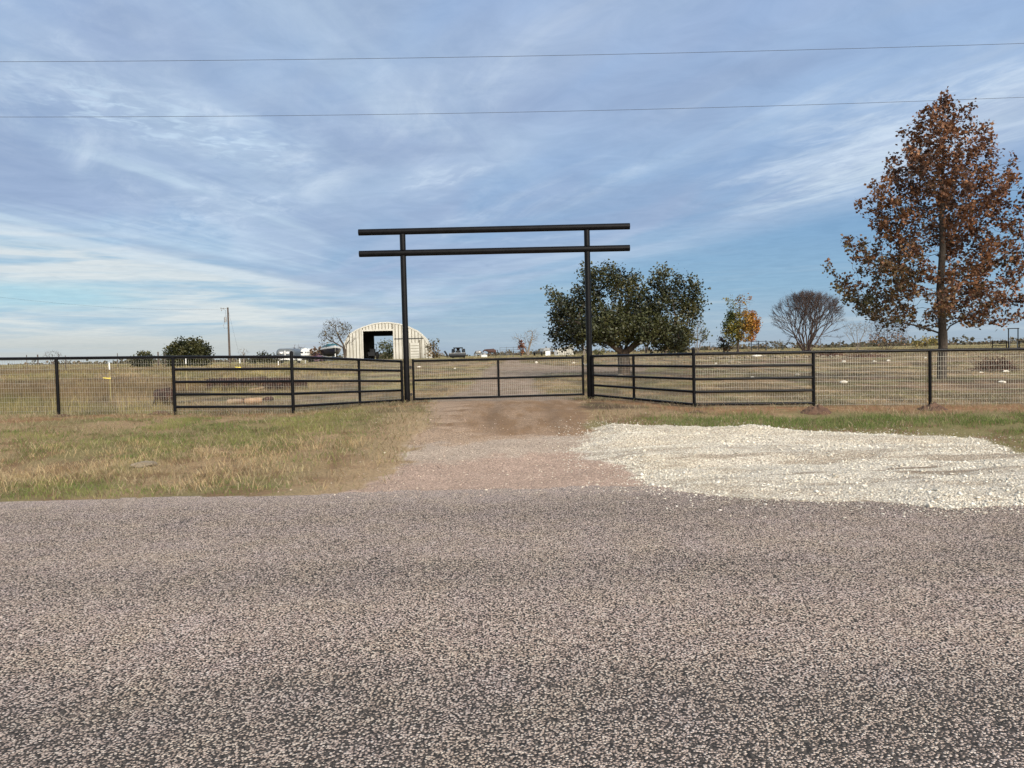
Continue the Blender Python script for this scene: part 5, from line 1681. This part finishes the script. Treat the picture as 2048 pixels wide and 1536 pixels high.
def build_horse(label, cat, loc, rz, m, sc, graze):
    t = thing('horse', label, cat, loc, rz)
    t.scale = (sc, sc, sc)
    # faces -x; z up, withers about 1.5
    J = [(0.05, 0, 1.06, .37), (-.45, 0, 1.08, .37), (-.78, 0, 1.18, .27),                      # barrel, chest, neck root
         (.50, 0, 1.15, .35), (.74, 0, 1.10, .24)]                                               # croup, rump
    E = [(0, 1), (1, 2), (0, 3), (3, 4)]
    if graze: J += [(-1.15, 0, .98, .15), (-1.42, 0, .58, .11), (-1.52, 0, .38, .12), (-1.66, 0, .12, .075)]
    else: J += [(-1.06, 0, 1.22, .17), (-1.30, 0, 1.20, .13), (-1.44, 0, 1.14, .13), (-1.66, 0, .88, .08)]
    E += [(2, 5), (5, 6), (6, 7), (7, 8)]
    for sy in (-.17, .17):
        k = len(J)
        J += [(-.60, sy, .86, .12), (-.60, sy, .50, .07), (-.62, sy, .12, .048), (-.66, sy, .03, .06)]
        E += [(1, k), (k, k + 1), (k + 1, k + 2), (k + 2, k + 3)]
        k = len(J)
        J += [(.58, sy, .86, .15), (.50, sy, .70, .10), (.70, sy, .48, .07), (.66, sy, .12, .05), (.61, sy, .03, .062)]
        E += [(3, k), (k, k + 1), (k + 1, k + 2), (k + 2, k + 3), (k + 3, k + 4)]
    skin_body('body', J, E, m, t)
    mb = MB(); mb.tube([(.86, 0, 1.25), (1.0, 0, 1.02), (1.0, 0, .55)], [.05, .08, .03], 7); mb.build('tail', M['dark_mane'], t, True)
    hx, hz = (J[6][0], J[6][2]); nx, nz = (J[2][0], J[2][2] + .18)
    mb = MB(); mb.loft([[(nx, -.03, nz), (nx, .03, nz), (nx - .02, .03, nz - .12), (nx - .02, -.03, nz - .12)], [((nx + hx) / 2 + .03, -.03, (nz + hz) / 2 + .13), ((nx + hx) / 2 + .03, .03, (nz + hz) / 2 + .13), ((nx + hx) / 2 - .02, .04, (nz + hz) / 2), ((nx + hx) / 2 - .02, -.04, (nz + hz) / 2)], [(hx, -.03, hz + .14), (hx, .03, hz + .14), (hx, .03, hz), (hx, -.03, hz)]])
    mb.build('mane', M['dark_mane'], t)
    for sy in (-.07, .07):
        mb = MB(); mb.tube([(J[6][0] - .02, sy, J[6][2] + .08), (J[6][0] - .0, sy * 1.3, J[6][2] + .24)], [.045, .008], 6); mb.build('ear', m, t, True)
    return t


D = 108.0
q = base_at(984, D)
build_horse('brown horse standing broadside with lowered head beside the pale tank on the crest', 'horse', q, R(4), M['hide_brown'], .80, False)
q = base_at(957, D)
build_horse('black and white horse grazing on the crest, left of the brown one', 'horse', q, R(-48), M['hide_pinto'], .66, True)
q = base_at(968, 111)
t = thing('water_tank', 'pale grey livestock water tank behind the brown horse', 'tank', q)
zt = P(968, 704.5, 111).z - q.z
m = MB(); m.tube([(0, 0, .35), (0, 0, zt - .12), (0, 0, zt)], [.30, .30, .16], 16); m.build('barrel', M['greysteel'], t, True)
m = MB(); m.box((0, 0, .17), (.9, .7, .34)); m.build('stand', M['white'], t)
q = base_at(892, 112)
t = thing('hay_elevator', 'slanting grey feed chute between the olive bush and the dark tractor', 'chute', q)
a = P(889, 702, 112) - q; b_ = P(896, 713, 112) - q
m = MB(); m.tube([a, b_], .13, 4); m.build('chute', M['darksteel'], t)
m = MB(); m.tube([(b_.x, 0, b_.z), (b_.x, 0, 0)], .05, 6); m.tube([(a.x * .4 + b_.x * .6, .2, a.z * .4 + b_.z * .6), (a.x * .4 + b_.x * .6, .3, 0)], .04, 6); m.build('leg', M['darksteel'], t)


# ------------------------------------------------------------------ sheds, pens and far fences
def shed():
    D = 104.0
    q = base_at(1132, D)
    s = D / FPX
    t = thing('white_lean_to', 'cream metal lean-to shed with steep single slope roof left of the right arch post', 'shed', q)
    zl, zr = P(1113, 698.5, D).z - q.z, P(1147, 690.5, D).z - q.z
    xl, xr = P(1115, 700, D).x - q.x, P(1147, 700, D).x - q.x
    m = MB(); m.loft([[(xl, 0, -.1), (xr, 0, -.1), (xr, 3, -.1), (xl, 3, -.1)], [(xl, 0, zl - .05), (xr, 0, zr - .05), (xr, 3, zr - .05), (xl, 3, zl - .05)]]); m.build('wall', M['cream'], t)
    m = MB(); m.loft([[(xl - .1, -.1, zl - .05), (xr + .1, -.1, zr), (xr + .1, 3.1, zr), (xl - .1, 3.1, zl - .05)], [(xl - .1, -.1, zl + .03), (xr + .1, -.1, zr + .08), (xr + .1, 3.1, zr + .08), (xl - .1, 3.1, zl + .03)]]); m.build('roof', M['cream'], t)
    m = MB(); m.box((xl - .22, .2, (zl - .1) / 2), (.40, .5, zl - .1)); m.build('end_cabinet', M['greysteel'], t)
    m = MB()
    for i in range(1, 9):
        f = i / 9; x = xl + (xr - xl) * f
        m.box((x, -.02, (zl + (zr - zl) * f) / 2 - .1), (.05, .036, zl + (zr - zl) * f - .2))
    m.build('wall_seams', M['seam'], t)
    D = 112.0
    q = base_at(1092, D)
    s = D / FPX
    t = thing('feed_bin', 'grey and white flat topped feed bin between the pale leafless tree and the cream lean-to', 'feed bin', q)
    z = lambda py: P(1092, py, D).z - q.z
    m = MB(); m.box((-.05, .5, (z(696) + z(701.5)) / 2), (19 * s, 1.4, z(696) - z(701.5))); m.build('hopper', M['greysteel'], t)
    m = MB(); m.box((.25, .5, z(701.5) / 2), (9 * s, 1.2, z(701.5))); m.build('cabinet', M['white'], t)
    for x in (-9 * s, 9 * s):
        m = MB(); m.box((x, .1, z(701.5) / 2), (.1, .1, z(701.5))); m.build('leg', M['greysteel'], t)
    q = base_at(1076, 106)
    t = thing('flat_trailer', 'low dark flat trailer parked right of the pale leafless tree', 'trailer', q)
    m = MB(); m.box((0, 0, .5), (1.1, 3.0, .16)); m.build('deck', M['darksteel'], t)
    wheel_pair(t, (-.5, .5), (-.4, .5), .3, .18)
    m = MB(); m.box((.48, -.8, .75), (.5, .3, .45)); m.build('tool_box', M['trgrey'], t)


shed()


def panel_fence(name, label, pts, rails, h, mt, pr=.03, rr=.02, cat='fence', every=2.4, hs=None):
    """posts and rails following ground points"""
    b = Vector((pts[0][0], pts[0][1], h1(*pts[0])))
    t = thing(name, label, cat, b)
    for (xa, ya), (xb, yb) in zip(pts, pts[1:]):
        L = math.hypot(xb - xa, yb - ya); n = max(1, int(round(L / every)))
        for i in range(n + 1 if (xb, yb) == pts[-1] else n):
            f = i / n; x, y = xa + (xb - xa) * f, ya + (yb - ya) * f
            m = MB(); z = h1(x, y); hh = h * (random.uniform(.9, 1.12) if hs else 1); m.tube([(x, y, z - .2), (x, y, z + hh)], pr, 6); m.build('post', mt, t, False, True)
        m = MB()
        for rz in rails:
            m.tube([(xa + (xb - xa) * i / n, ya + (yb - ya) * i / n, h1(xa + (xb - xa) * i / n, ya + (yb - ya) * i / n) + rz) for i in range(n + 1)], rr, 4)
        m.build('rails' if len(rails) > 1 else 'rail', mt, t, False, True)
    return t


def gx(px, D): return (P(px, 700, D).x, D)


panel_fence('pen_fence', 'grey steel pen panels right of the brown horse', [gx(1000, 106), gx(1040, 105)], [.35, .65, .95, 1.25], 1.35, M['trgrey'], .03, .018, every=.85)
panel_fence('wire_fence', 'thin far wire fence on the crest running behind the trees on the right', [gx(1250, 100), gx(1420, 104), gx(1560, 106), gx(1720, 108), gx(1900, 110), gx(2100, 112)], [.4, .8, 1.15], 1.35, M['postwood'], .035, .006, every=3.3, hs=1)
panel_fence('wire_fence', 'thin far wire fence with short posts crossing the dry field on the left', [gx(-30, 62), gx(130, 66), gx(330, 72), gx(560, 80)], [.5, .9], 1.2, M['postwood'], .03, .006, every=3.6, hs=1)
panel_fence('corral_fence', 'dark pipe corral panel on the crest between orange tree and vase shaped tree', [gx(1503, 99), gx(1532, 99)], [.45, .8, 1.2], 1.3, M['darksteel'], .05, .03, every=.95)
panel_fence('corral_fence', 'thin grey corral fence left of the vase shaped tree, beside the dark corral panel', [gx(1533, 101), gx(1566, 101)], [.45, .8, 1.15], 1.25, M['trgrey'], .035, .02, every=.8)
D = 84.0
panel_fence('corral_fence', 'dark three rail corral fence at the far right beyond the tall brown tree', [gx(1985, D), gx(2013, D)], [.12, .45, .85], .95, M['black'], .05, .035, every=1.5)
panel_fence('corral_fence', 'dark three rail corral fence right of the little corral arch, cut by the frame', [gx(2039, D), gx(2100, D)], [.12, .45, .85], .95, M['black'], .05, .035, every=1.6)
q = base_at(2026, D)
t = thing('corral_arch', 'small dark square corral doorway frame standing on the crest at the far right', 'gateway', q)
zt = P(2026, 657, D).z - q.z
xa, xb = P(2017, 690, D).x - q.x, P(2036, 690, D).x - q.x
for x in (xa, xb):
    m = MB(); m.tube([(x, 0, -.2), (x, 0, zt)], .055, 8); m.build('post', M['black'], t, True)
m = MB(); m.tube([(xa - .12, 0, zt), (xb + .12, 0, zt)], .05, 8); m.build('beam', M['black'], t, True)
m = MB(); m.tube([(xa + .1, 0, .1), (xa + .1, 0, .92), (xa + .22, 0, 1.02), (xb - .22, 0, 1.02), (xb - .1, 0, .92), (xb - .1, 0, .1)], .035, 8); m.tube([(xa + .1, 0, .5), (xb - .1, 0, .5)], .025, 6); m.build('gate_leaf', M['trgrey'], t, True)
# lone posts on the skyline
for px, D, top, lb in ((316, 82, 704, 'lone dark post between the small cedar and the large cedar'), (75, 96, 709.5, 'short dark post far off, left of the little leafless tree at the left')):
    q = base_at(px, D)
    z = P(px, top, D).z - q.z
    m = MB(); m.tube([(0, 0, -.2), (0, 0, z)], [.09, .075], 8)
    m.tube([(0, 0, z), (0, 0, z + .03)], [.075, .04], 8)
    o = tag(m.build('fence_post', M['postwood'], None, True), lb, 'post'); o.location = q


# ------------------------------------------------------------------ T posts behind the left fence
def t_post(px, D, toppy, label, flag):
    q = base_at(px, D)
    t = thing('t_post', label, 'post', q, 0, 'white topped T posts behind the left fence')
    h = P(px, toppy, D).z - q.z
    m = MB(); m.box((0, 0, (h - .25) / 2 - .1), (.036, .008, h - .05)); m.box((0, .018, (h - .25) / 2 - .1), (.008, .03, h - .05))
    m.build('stake', M['oliv'], t)
    m = MB(); m.box((0, .004, h - .10), (.032, .02, .20)); m.build('white_top', M['white'], t)
    if flag:
        fz = P(px, flag, D).z - q.z
        m = MB(); m.loft([[(-.19, -.02, fz + .01), (-.19, -.012, fz + .035), (-.19, -.01, fz + .035), (-.19, -.018, fz + .01)], [(-.06, -.03, fz - .005), (-.06, -.022, fz + .025), (-.06, -.02, fz + .025), (-.06, -.028, fz - .005)], [(.035, -.012, fz - .01), (.035, -.008, fz + .02), (.035, -.005, fz + .02), (.035, -.009, fz - .01)]])
        m.build('flag', M['yellow'], t)


t_post(217.5, 21.5, 725, 'T post with white top and yellow tape, standing alone in the dry grass at left', 757)
t_post(371, 26, 716, 'T post with white top behind the left panel fence, before the large cedar', None)
t_post(479, 31, 717, 'T post with white top and yellow tape near the utility pole', 735)
t_post(556, 37, 722, 'thin T post with white top left of the tall fence post by the trailers', None)
t_post(610, 44, 720, 'farthest T post with white top, below the white trailer', None)


# ------------------------------------------------------------------ scrap, logs and stones
def lump(name, label, cat, loc, size, mt, seed, group=None, rz=0.0, sink=.25):
    rng = np.random.default_rng(seed)
    bm = bmesh.new()
    bmesh.ops.create_icosphere(bm, subdivisions=3, radius=1.0)
    ph = rng.uniform(0, 6, 9)
    cut = [np.append(v / np.linalg.norm(v), rng.uniform(.55, .85)) for v in rng.normal(0, 1, (7, 3))]
    for v in bm.verts:
        c = np.array(v.co)
        for k in cut:
            d = c @ k[:3] - k[3]
            if d > 0: c = c - k[:3] * d * .9
        c = c * (1 + .05 * math.sin(7 * c[0] + ph[0]) * math.sin(8 * c[1] + ph[1]) + .04 * math.sin(15 * c[2] + ph[2] + 9 * c[0]))
        v.co = Vector((c[0] * size[0] / 2, c[1] * size[1] / 2, c[2] * size[2] / 2))
    me = bpy.data.meshes.new(name)
    bm.to_mesh(me); bm.free()
    me.materials.append(mt)
    o = bpy.data.objects.new(name, me); COL.objects.link(o)
    o.location = (loc[0], loc[1], loc[2] + size[2] * (.5 - sink)); o.rotation_euler = (0, 0, rz)
    return tag(o, label, cat, group)


def gp(px, py): return G(px, py)


WR = 'white limestone blocks lying in the right hand field'
for i, (px, py, w, h, lb) in enumerate([
        (1687, 764, 15, 6, 'white limestone block in the middle of the wire bay just right of the panel fence'),
        (2005, 764, 18, 5, 'long flat white limestone block near the right edge beyond the fence'),
        (1505, 755, 11, 4, 'white limestone block seen between the second and third rails of the right panel'),
        (1595, 749, 10, 4, 'white limestone block behind the right end of the right panel, under its second rail'),
        (1688, 723, 8, 4, 'small white limestone piece near the thicket, above the big block'),
        (1749, 723, 9, 3, 'small white limestone piece at the foot of the thicket'),
        (1777, 721, 9, 4, 'small white limestone piece left of the tall brown trunk'),
        (1852, 716, 7, 3, 'tiny white stone seen just left of the last fence post'),
        (1962, 745, 10, 3, 'thin white stone below the rusty brush heap at the right'),
        (2012, 743, 12, 4, 'white stone below the rusty brush heap, right of the thin one'),
        (1512, 712, 26, 4, 'long low white stone slab under the orange tree'),
        (1432, 727, 5, 3, 'little white stone left of the grey stone ring under the orange tree'),
        (910, 737, 5, 3, 'little white stone on the grass beyond the left half of the gate'),
        (838, 734, 8, 3, 'white stone beyond the gate by its left hinge'),
        (1073, 725, 5, 4, 'little white stone beyond the right half of the gate'),
        (1147, 726, 8, 3, 'pale stone beyond the right end of the gate')]):
    q = gp(px, py + h * .4)
    s = q.y / FPX
    lump('limestone_block', lb, 'rock', q, (w * s, w * s * .7, h * s * 1.15), M['rock'], 200 + i, WR, random.uniform(-.3, .3), .15)
# dark rocks of the bed edge under the right hand trees
for i in range(26):
    px = 1415 + i * 13 + random.uniform(-4, 4)
    q = gp(px, 717 - .012 * (px - 1415) + random.uniform(-1.5, 1.5))
    s = q.y / FPX
    lump('edging_stone', 'dark edging stone in the low row under the orange and vase shaped trees', 'rock', q, (random.uniform(8, 15) * s, 9 * s, random.uniform(4, 7) * s), M['greyrock'], 300 + i, 'dark edging stones in a row', random.uniform(0, 3), .2)
for i, (px, py, w, h, lb) in enumerate([(1462, 724, 14, 8, 'grey stone at the left side of the little stone ring'), (1478, 725, 9, 6, 'grey stone at the right side of the little stone ring'), (1452, 727, 9, 5, 'flat dark stone left of the little stone ring'), (1240, 752, 22, 7, 'pinkish flat stone at the foot of the oak trunk')]):
    q = gp(px, py + 3); s = q.y / FPX
    lump('field_stone', lb, 'rock', q, (w * s, w * s * .8, h * s), M['greyrock'], 340 + i, None, .4 * i, .15)
# flat stone in the verge
q = gp(287, 934); s = q.y / FPX
lump('flat_stone', 'flat tan stone slab lying in the roadside grass at left', 'rock', q, (52 * s, 34 * s, 15 * s), M['greyrock'], 350, None, .25, .2)
def mound(name, label, q, w, h, seed):
    n = 46
    rng = np.random.default_rng(seed)
    g = np.linspace(-1, 1, n)
    X, Y = np.meshgrid(g, g)
    rr = np.sqrt(X ** 2 + Y ** 2)
    ox = rng.uniform(0, 50)
    f = np.clip(1 - rr + .5 * (fbm(X * 2 + ox, Y * 2, seed, 3) - .5), 0, 1)
    Z = h * 1.05 * f ** .8 * (.45 + 1.1 * fbm(X * 5 + ox, Y * 4, seed + 3, 4)) + .035 * (fbm(X * 14 + ox, Y * 10, seed + 5, 2) - .45) * sst(f, 0, .2) - .02
    wx, wy = q.x + X * w * .55, q.y + Y * w * .36
    V = np.stack([wx, wy, H(wx, wy) + np.where(f > 0, Z, -.05)], -1).reshape(-1, 3)
    idx = np.arange(n * n).reshape(n, n)
    F = np.stack([idx[:-1, :-1], idx[:-1, 1:], idx[1:, 1:], idx[1:, :-1]], -1).reshape(-1, 4)
    keep = (f.reshape(-1)[F] > 0).any(1)
    F = F[keep]
    u, inv = np.unique(F, return_inverse=True)
    o = mesh_np(name, V[u], inv.reshape(-1, 4), M['soil'], None, None, False, off=q)
    o.location = q
    tag(o, label, 'earth mound')


# soil thrown up at the posts
for i, (px, py, w, h, lb) in enumerate([(1632, 826, 62, 17, 'mound of dark red earth at the post between the right panel and the wire bay'), (1866, 820, 58, 15, 'mound of dark red earth at the last fence post on the right'),
                                      (322, 829, 46, 9, 'low clod of dark earth left of the left panel fence'), (1395, 826, 40, 7, 'low heap of brown earth at the post where the right wing begins'), (126, 833, 46, 6, 'low heap of brown earth at the left fence post')]):
    q = gp(px, py); s = q.y / FPX
    mound('earth_mound', lb, q, w * s, h * s, 360 + i)


def coil(label, px, py, wpx, hpx, lying, seed):
    q = gp(px, py); s = q.y / FPX
    t = thing('wire_roll', label, 'wire roll', q, R(10))
    r = hpx * s / 2; w = wpx * s
    rng = np.random.default_rng(seed)
    m = MB()
    for k in range(46):
        rr = r * rng.uniform(.62, 1.0); x = rng.uniform(-.5, .5) * w
        m.tube([(x + .04 * math.sin(3 * a + k), rr * math.cos(a), r + rr * math.sin(a)) for a in np.linspace(0, 2 * math.pi, 22)], .018, 4, cap=False)
    for k in range(60):
        a = rng.uniform(0, 6.28); rr = r * rng.uniform(.65, 1)
        m.tube([(-w / 2 * rng.uniform(.6, 1.25), rr * math.cos(a), r + rr * math.sin(a)), (w / 2 * rng.uniform(.6, 1.25), rr * math.cos(a + .3), r + rr * math.sin(a + .3) * rng.uniform(.8, 1.2))], .010, 4, cap=False)
    m.build('wire', M['rust'], t)
    m = MB()
    for k in range(5):
        rr = r * (.45 + .1 * k); x0 = -w * .45 + .02 * k
        m.tube([(x0, rr * math.cos(a), r + rr * math.sin(a)) for a in np.linspace(-.3, 5.6, 16)], .012, 4)
        m.tube([(-x0, rr * math.cos(a), r + rr * math.sin(a)) for a in np.linspace(-.3, 5.6, 16)], .012, 4)
    m.build('inner_coils', M['rust'], t)


coil('rusty roll of old fence wire lying behind the first post of the left panel', 330, 812, 30, 34, True, 1)
coil('rusty roll of wire at the left end of the long scrap pile', 445, 783, 54, 27, True, 2)
coil('rusty roll of wire in the middle of the long scrap pile', 500, 783, 62, 27, True, 3)
coil('rusty roll of wire right of centre in the long scrap pile', 551, 782, 54, 26, True, 4)
coil('loose rusty roll of wire at the right end of the long scrap pile', 592, 780, 38, 19, True, 5)


def log(label, px, py, L, r, rz, seed, mt='logbark', hollow=False):
    q = gp(px, py); s = q.y / FPX
    t = thing('log', label, 'log', q, rz, 'logs on the grass behind the left panel')
    r *= .68
    rng = np.random.default_rng(seed)
    Lm, rm = L * s, r * s
    m = MB()
    prof = rng.uniform(.82, 1.1, 7)
    m.tube([(Lm * (i / 6 - .5), rng.normal(0, rm * .06), rm * .85 + rng.normal(0, rm * .05)) for i in range(7)], [rm * (.80 if i in (0, 6) else 1) * prof[i] for i in range(7)], 16)
    for i, v in enumerate(m.v):
        nz = 1 + .22 * (vn(np.array([v[0] * 9 + seed * 7]), np.array([v[2] * 11 + v[1] * 8]), seed)[0] - .5)
        m.v[i] = (v[0], v[1] * nz, rm * .85 + (v[2] - rm * .85) * nz)
    m.build('trunk_piece', M[mt], t, True)
    for sx in (-1, 1):
        m = MB(); m.tube([(sx * Lm / 2, 0, rm * .86), (sx * (Lm / 2 + .012), 0, rm * .86)], [rm * .68, rm * .6], 12); m.build('cut_end', M['logend' if mt == 'logbark' else 'rust'], t, True)


log('grey brown log at the left of the row behind the left panel', 470, 808, 28, 8, R(20), 1, 'logbark')
log('pale orange log, thickest and brightest of the row behind the left panel', 507, 808, 34, 10, R(14), 2, 'logend')
log('dark rusty log right of the bright orange log', 537, 803, 18, 8, R(50), 3, 'rust')
log('short dark log between the grey log and the bright one', 488, 806, 14, 7, R(70), 4, 'rust')
# pale board on the scrap pile
q = gp(523, 786); s = q.y / FPX
m = MB(); m.box((0, -.5, .16), (30 * s, .12, .05), Matrix.Rotation(R(-9), 3, 'Y')); m.box((.05, -.45, .09), (26 * s, .1, .035), Matrix.Rotation(R(-6), 3, 'Y'))
o = tag(m.build('old_board', M['logbark']), 'pale weathered board leaning on the rusty scrap pile', 'board'); o.location = q


# brush heap at the far right, of bare reddish twigs
def brush(label, px, py, wpx, hpx, seed, mt='rust', n=300):
    q = gp(px, py); s = q.y / FPX
    rng = np.random.default_rng(seed)
    t = thing('brush_heap', label, 'brush heap', q)
    m = MB()
    w, h = wpx * s, hpx * s
    for k in range(n):
        x = rng.normal(0, .26) * w; y = rng.normal(0, .3)
        top = h * max(.15, 1 - (2 * x / w) ** 2) * rng.uniform(.3, 1)
        dx, dy = rng.normal(0, .3, 2)
        z = rng.uniform(0, top)
        m.tube([(x, y, z * .5), (x + dx * .5, y + dy * .5, z), (x + dx, y + dy, min(z + rng.normal(.1, .15), h))], [.014, .01, .004], 3, cap=False)
    m.build('twigs', M[mt], t)
    c = np.stack([rng.normal(0, .24, 1400) * w, rng.normal(0, .3, 1400), np.abs(rng.normal(.1, .35, 1400)) * h * .8], -1)
    c[:, 2] = np.minimum(c[:, 2], h * np.clip(1 - (2 * c[:, 0] / w) ** 2, .1, 1))
    LV, LF = leaf_mesh(c, rng.uniform(.05, .10, len(c)), rng)
    col = pal([[.06, .025, .018], [.12, .05, .035], [.20, .10, .06]], clump=.5, seed=seed)(c, rng)
    mesh_np('dead_leaves', LV, LF, M['leaf'], t, np.repeat(col, 4, 0))


brush('reddish brown heap of dead brush beyond the fence at the far right', 1992, 742, 74, 38, 9, 'rust', 320)
brush('low brown dead brush at the foot of the thicket', 1735, 716, 90, 12, 10, 'rust', 120)
brush('low dark dead brush right of the vase shaped tree', 1655, 712, 70, 10, 12, 'darkbark', 120)


# distant scrub along the skyline
def skyline():
    rng = np.random.default_rng(5)
    n = 9000
    a = rng.uniform(-.75, .75, n); d = rng.uniform(190, 420, n)
    x = a * d
    hh = fbm(x / 14.0, d / 30.0, 151, 4)
    keep = hh > .56
    x, d, hh = x[keep], d[keep], hh[keep]
    c = np.stack([x, d, H(x, d) + rng.uniform(0, 1, len(x)) ** 1.6 * (hh - .54) * 9], -1)
    c = np.repeat(c, 5, 0) + rng.normal(0, .6, (len(c) * 5, 3)) * [1, 1, .4]
    LV, LF = leaf_mesh(c, rng.uniform(.5, 1.1, len(c)), rng)
    col = pal([[.05, .05, .03], [.10, .085, .05], [.15, .11, .07]], clump=20, seed=3)(c, rng)
    tag(mesh_np('distant_scrub', LV, LF, M['leaf'], None, np.repeat(col, 4, 0)), kind='stuff')


skyline()
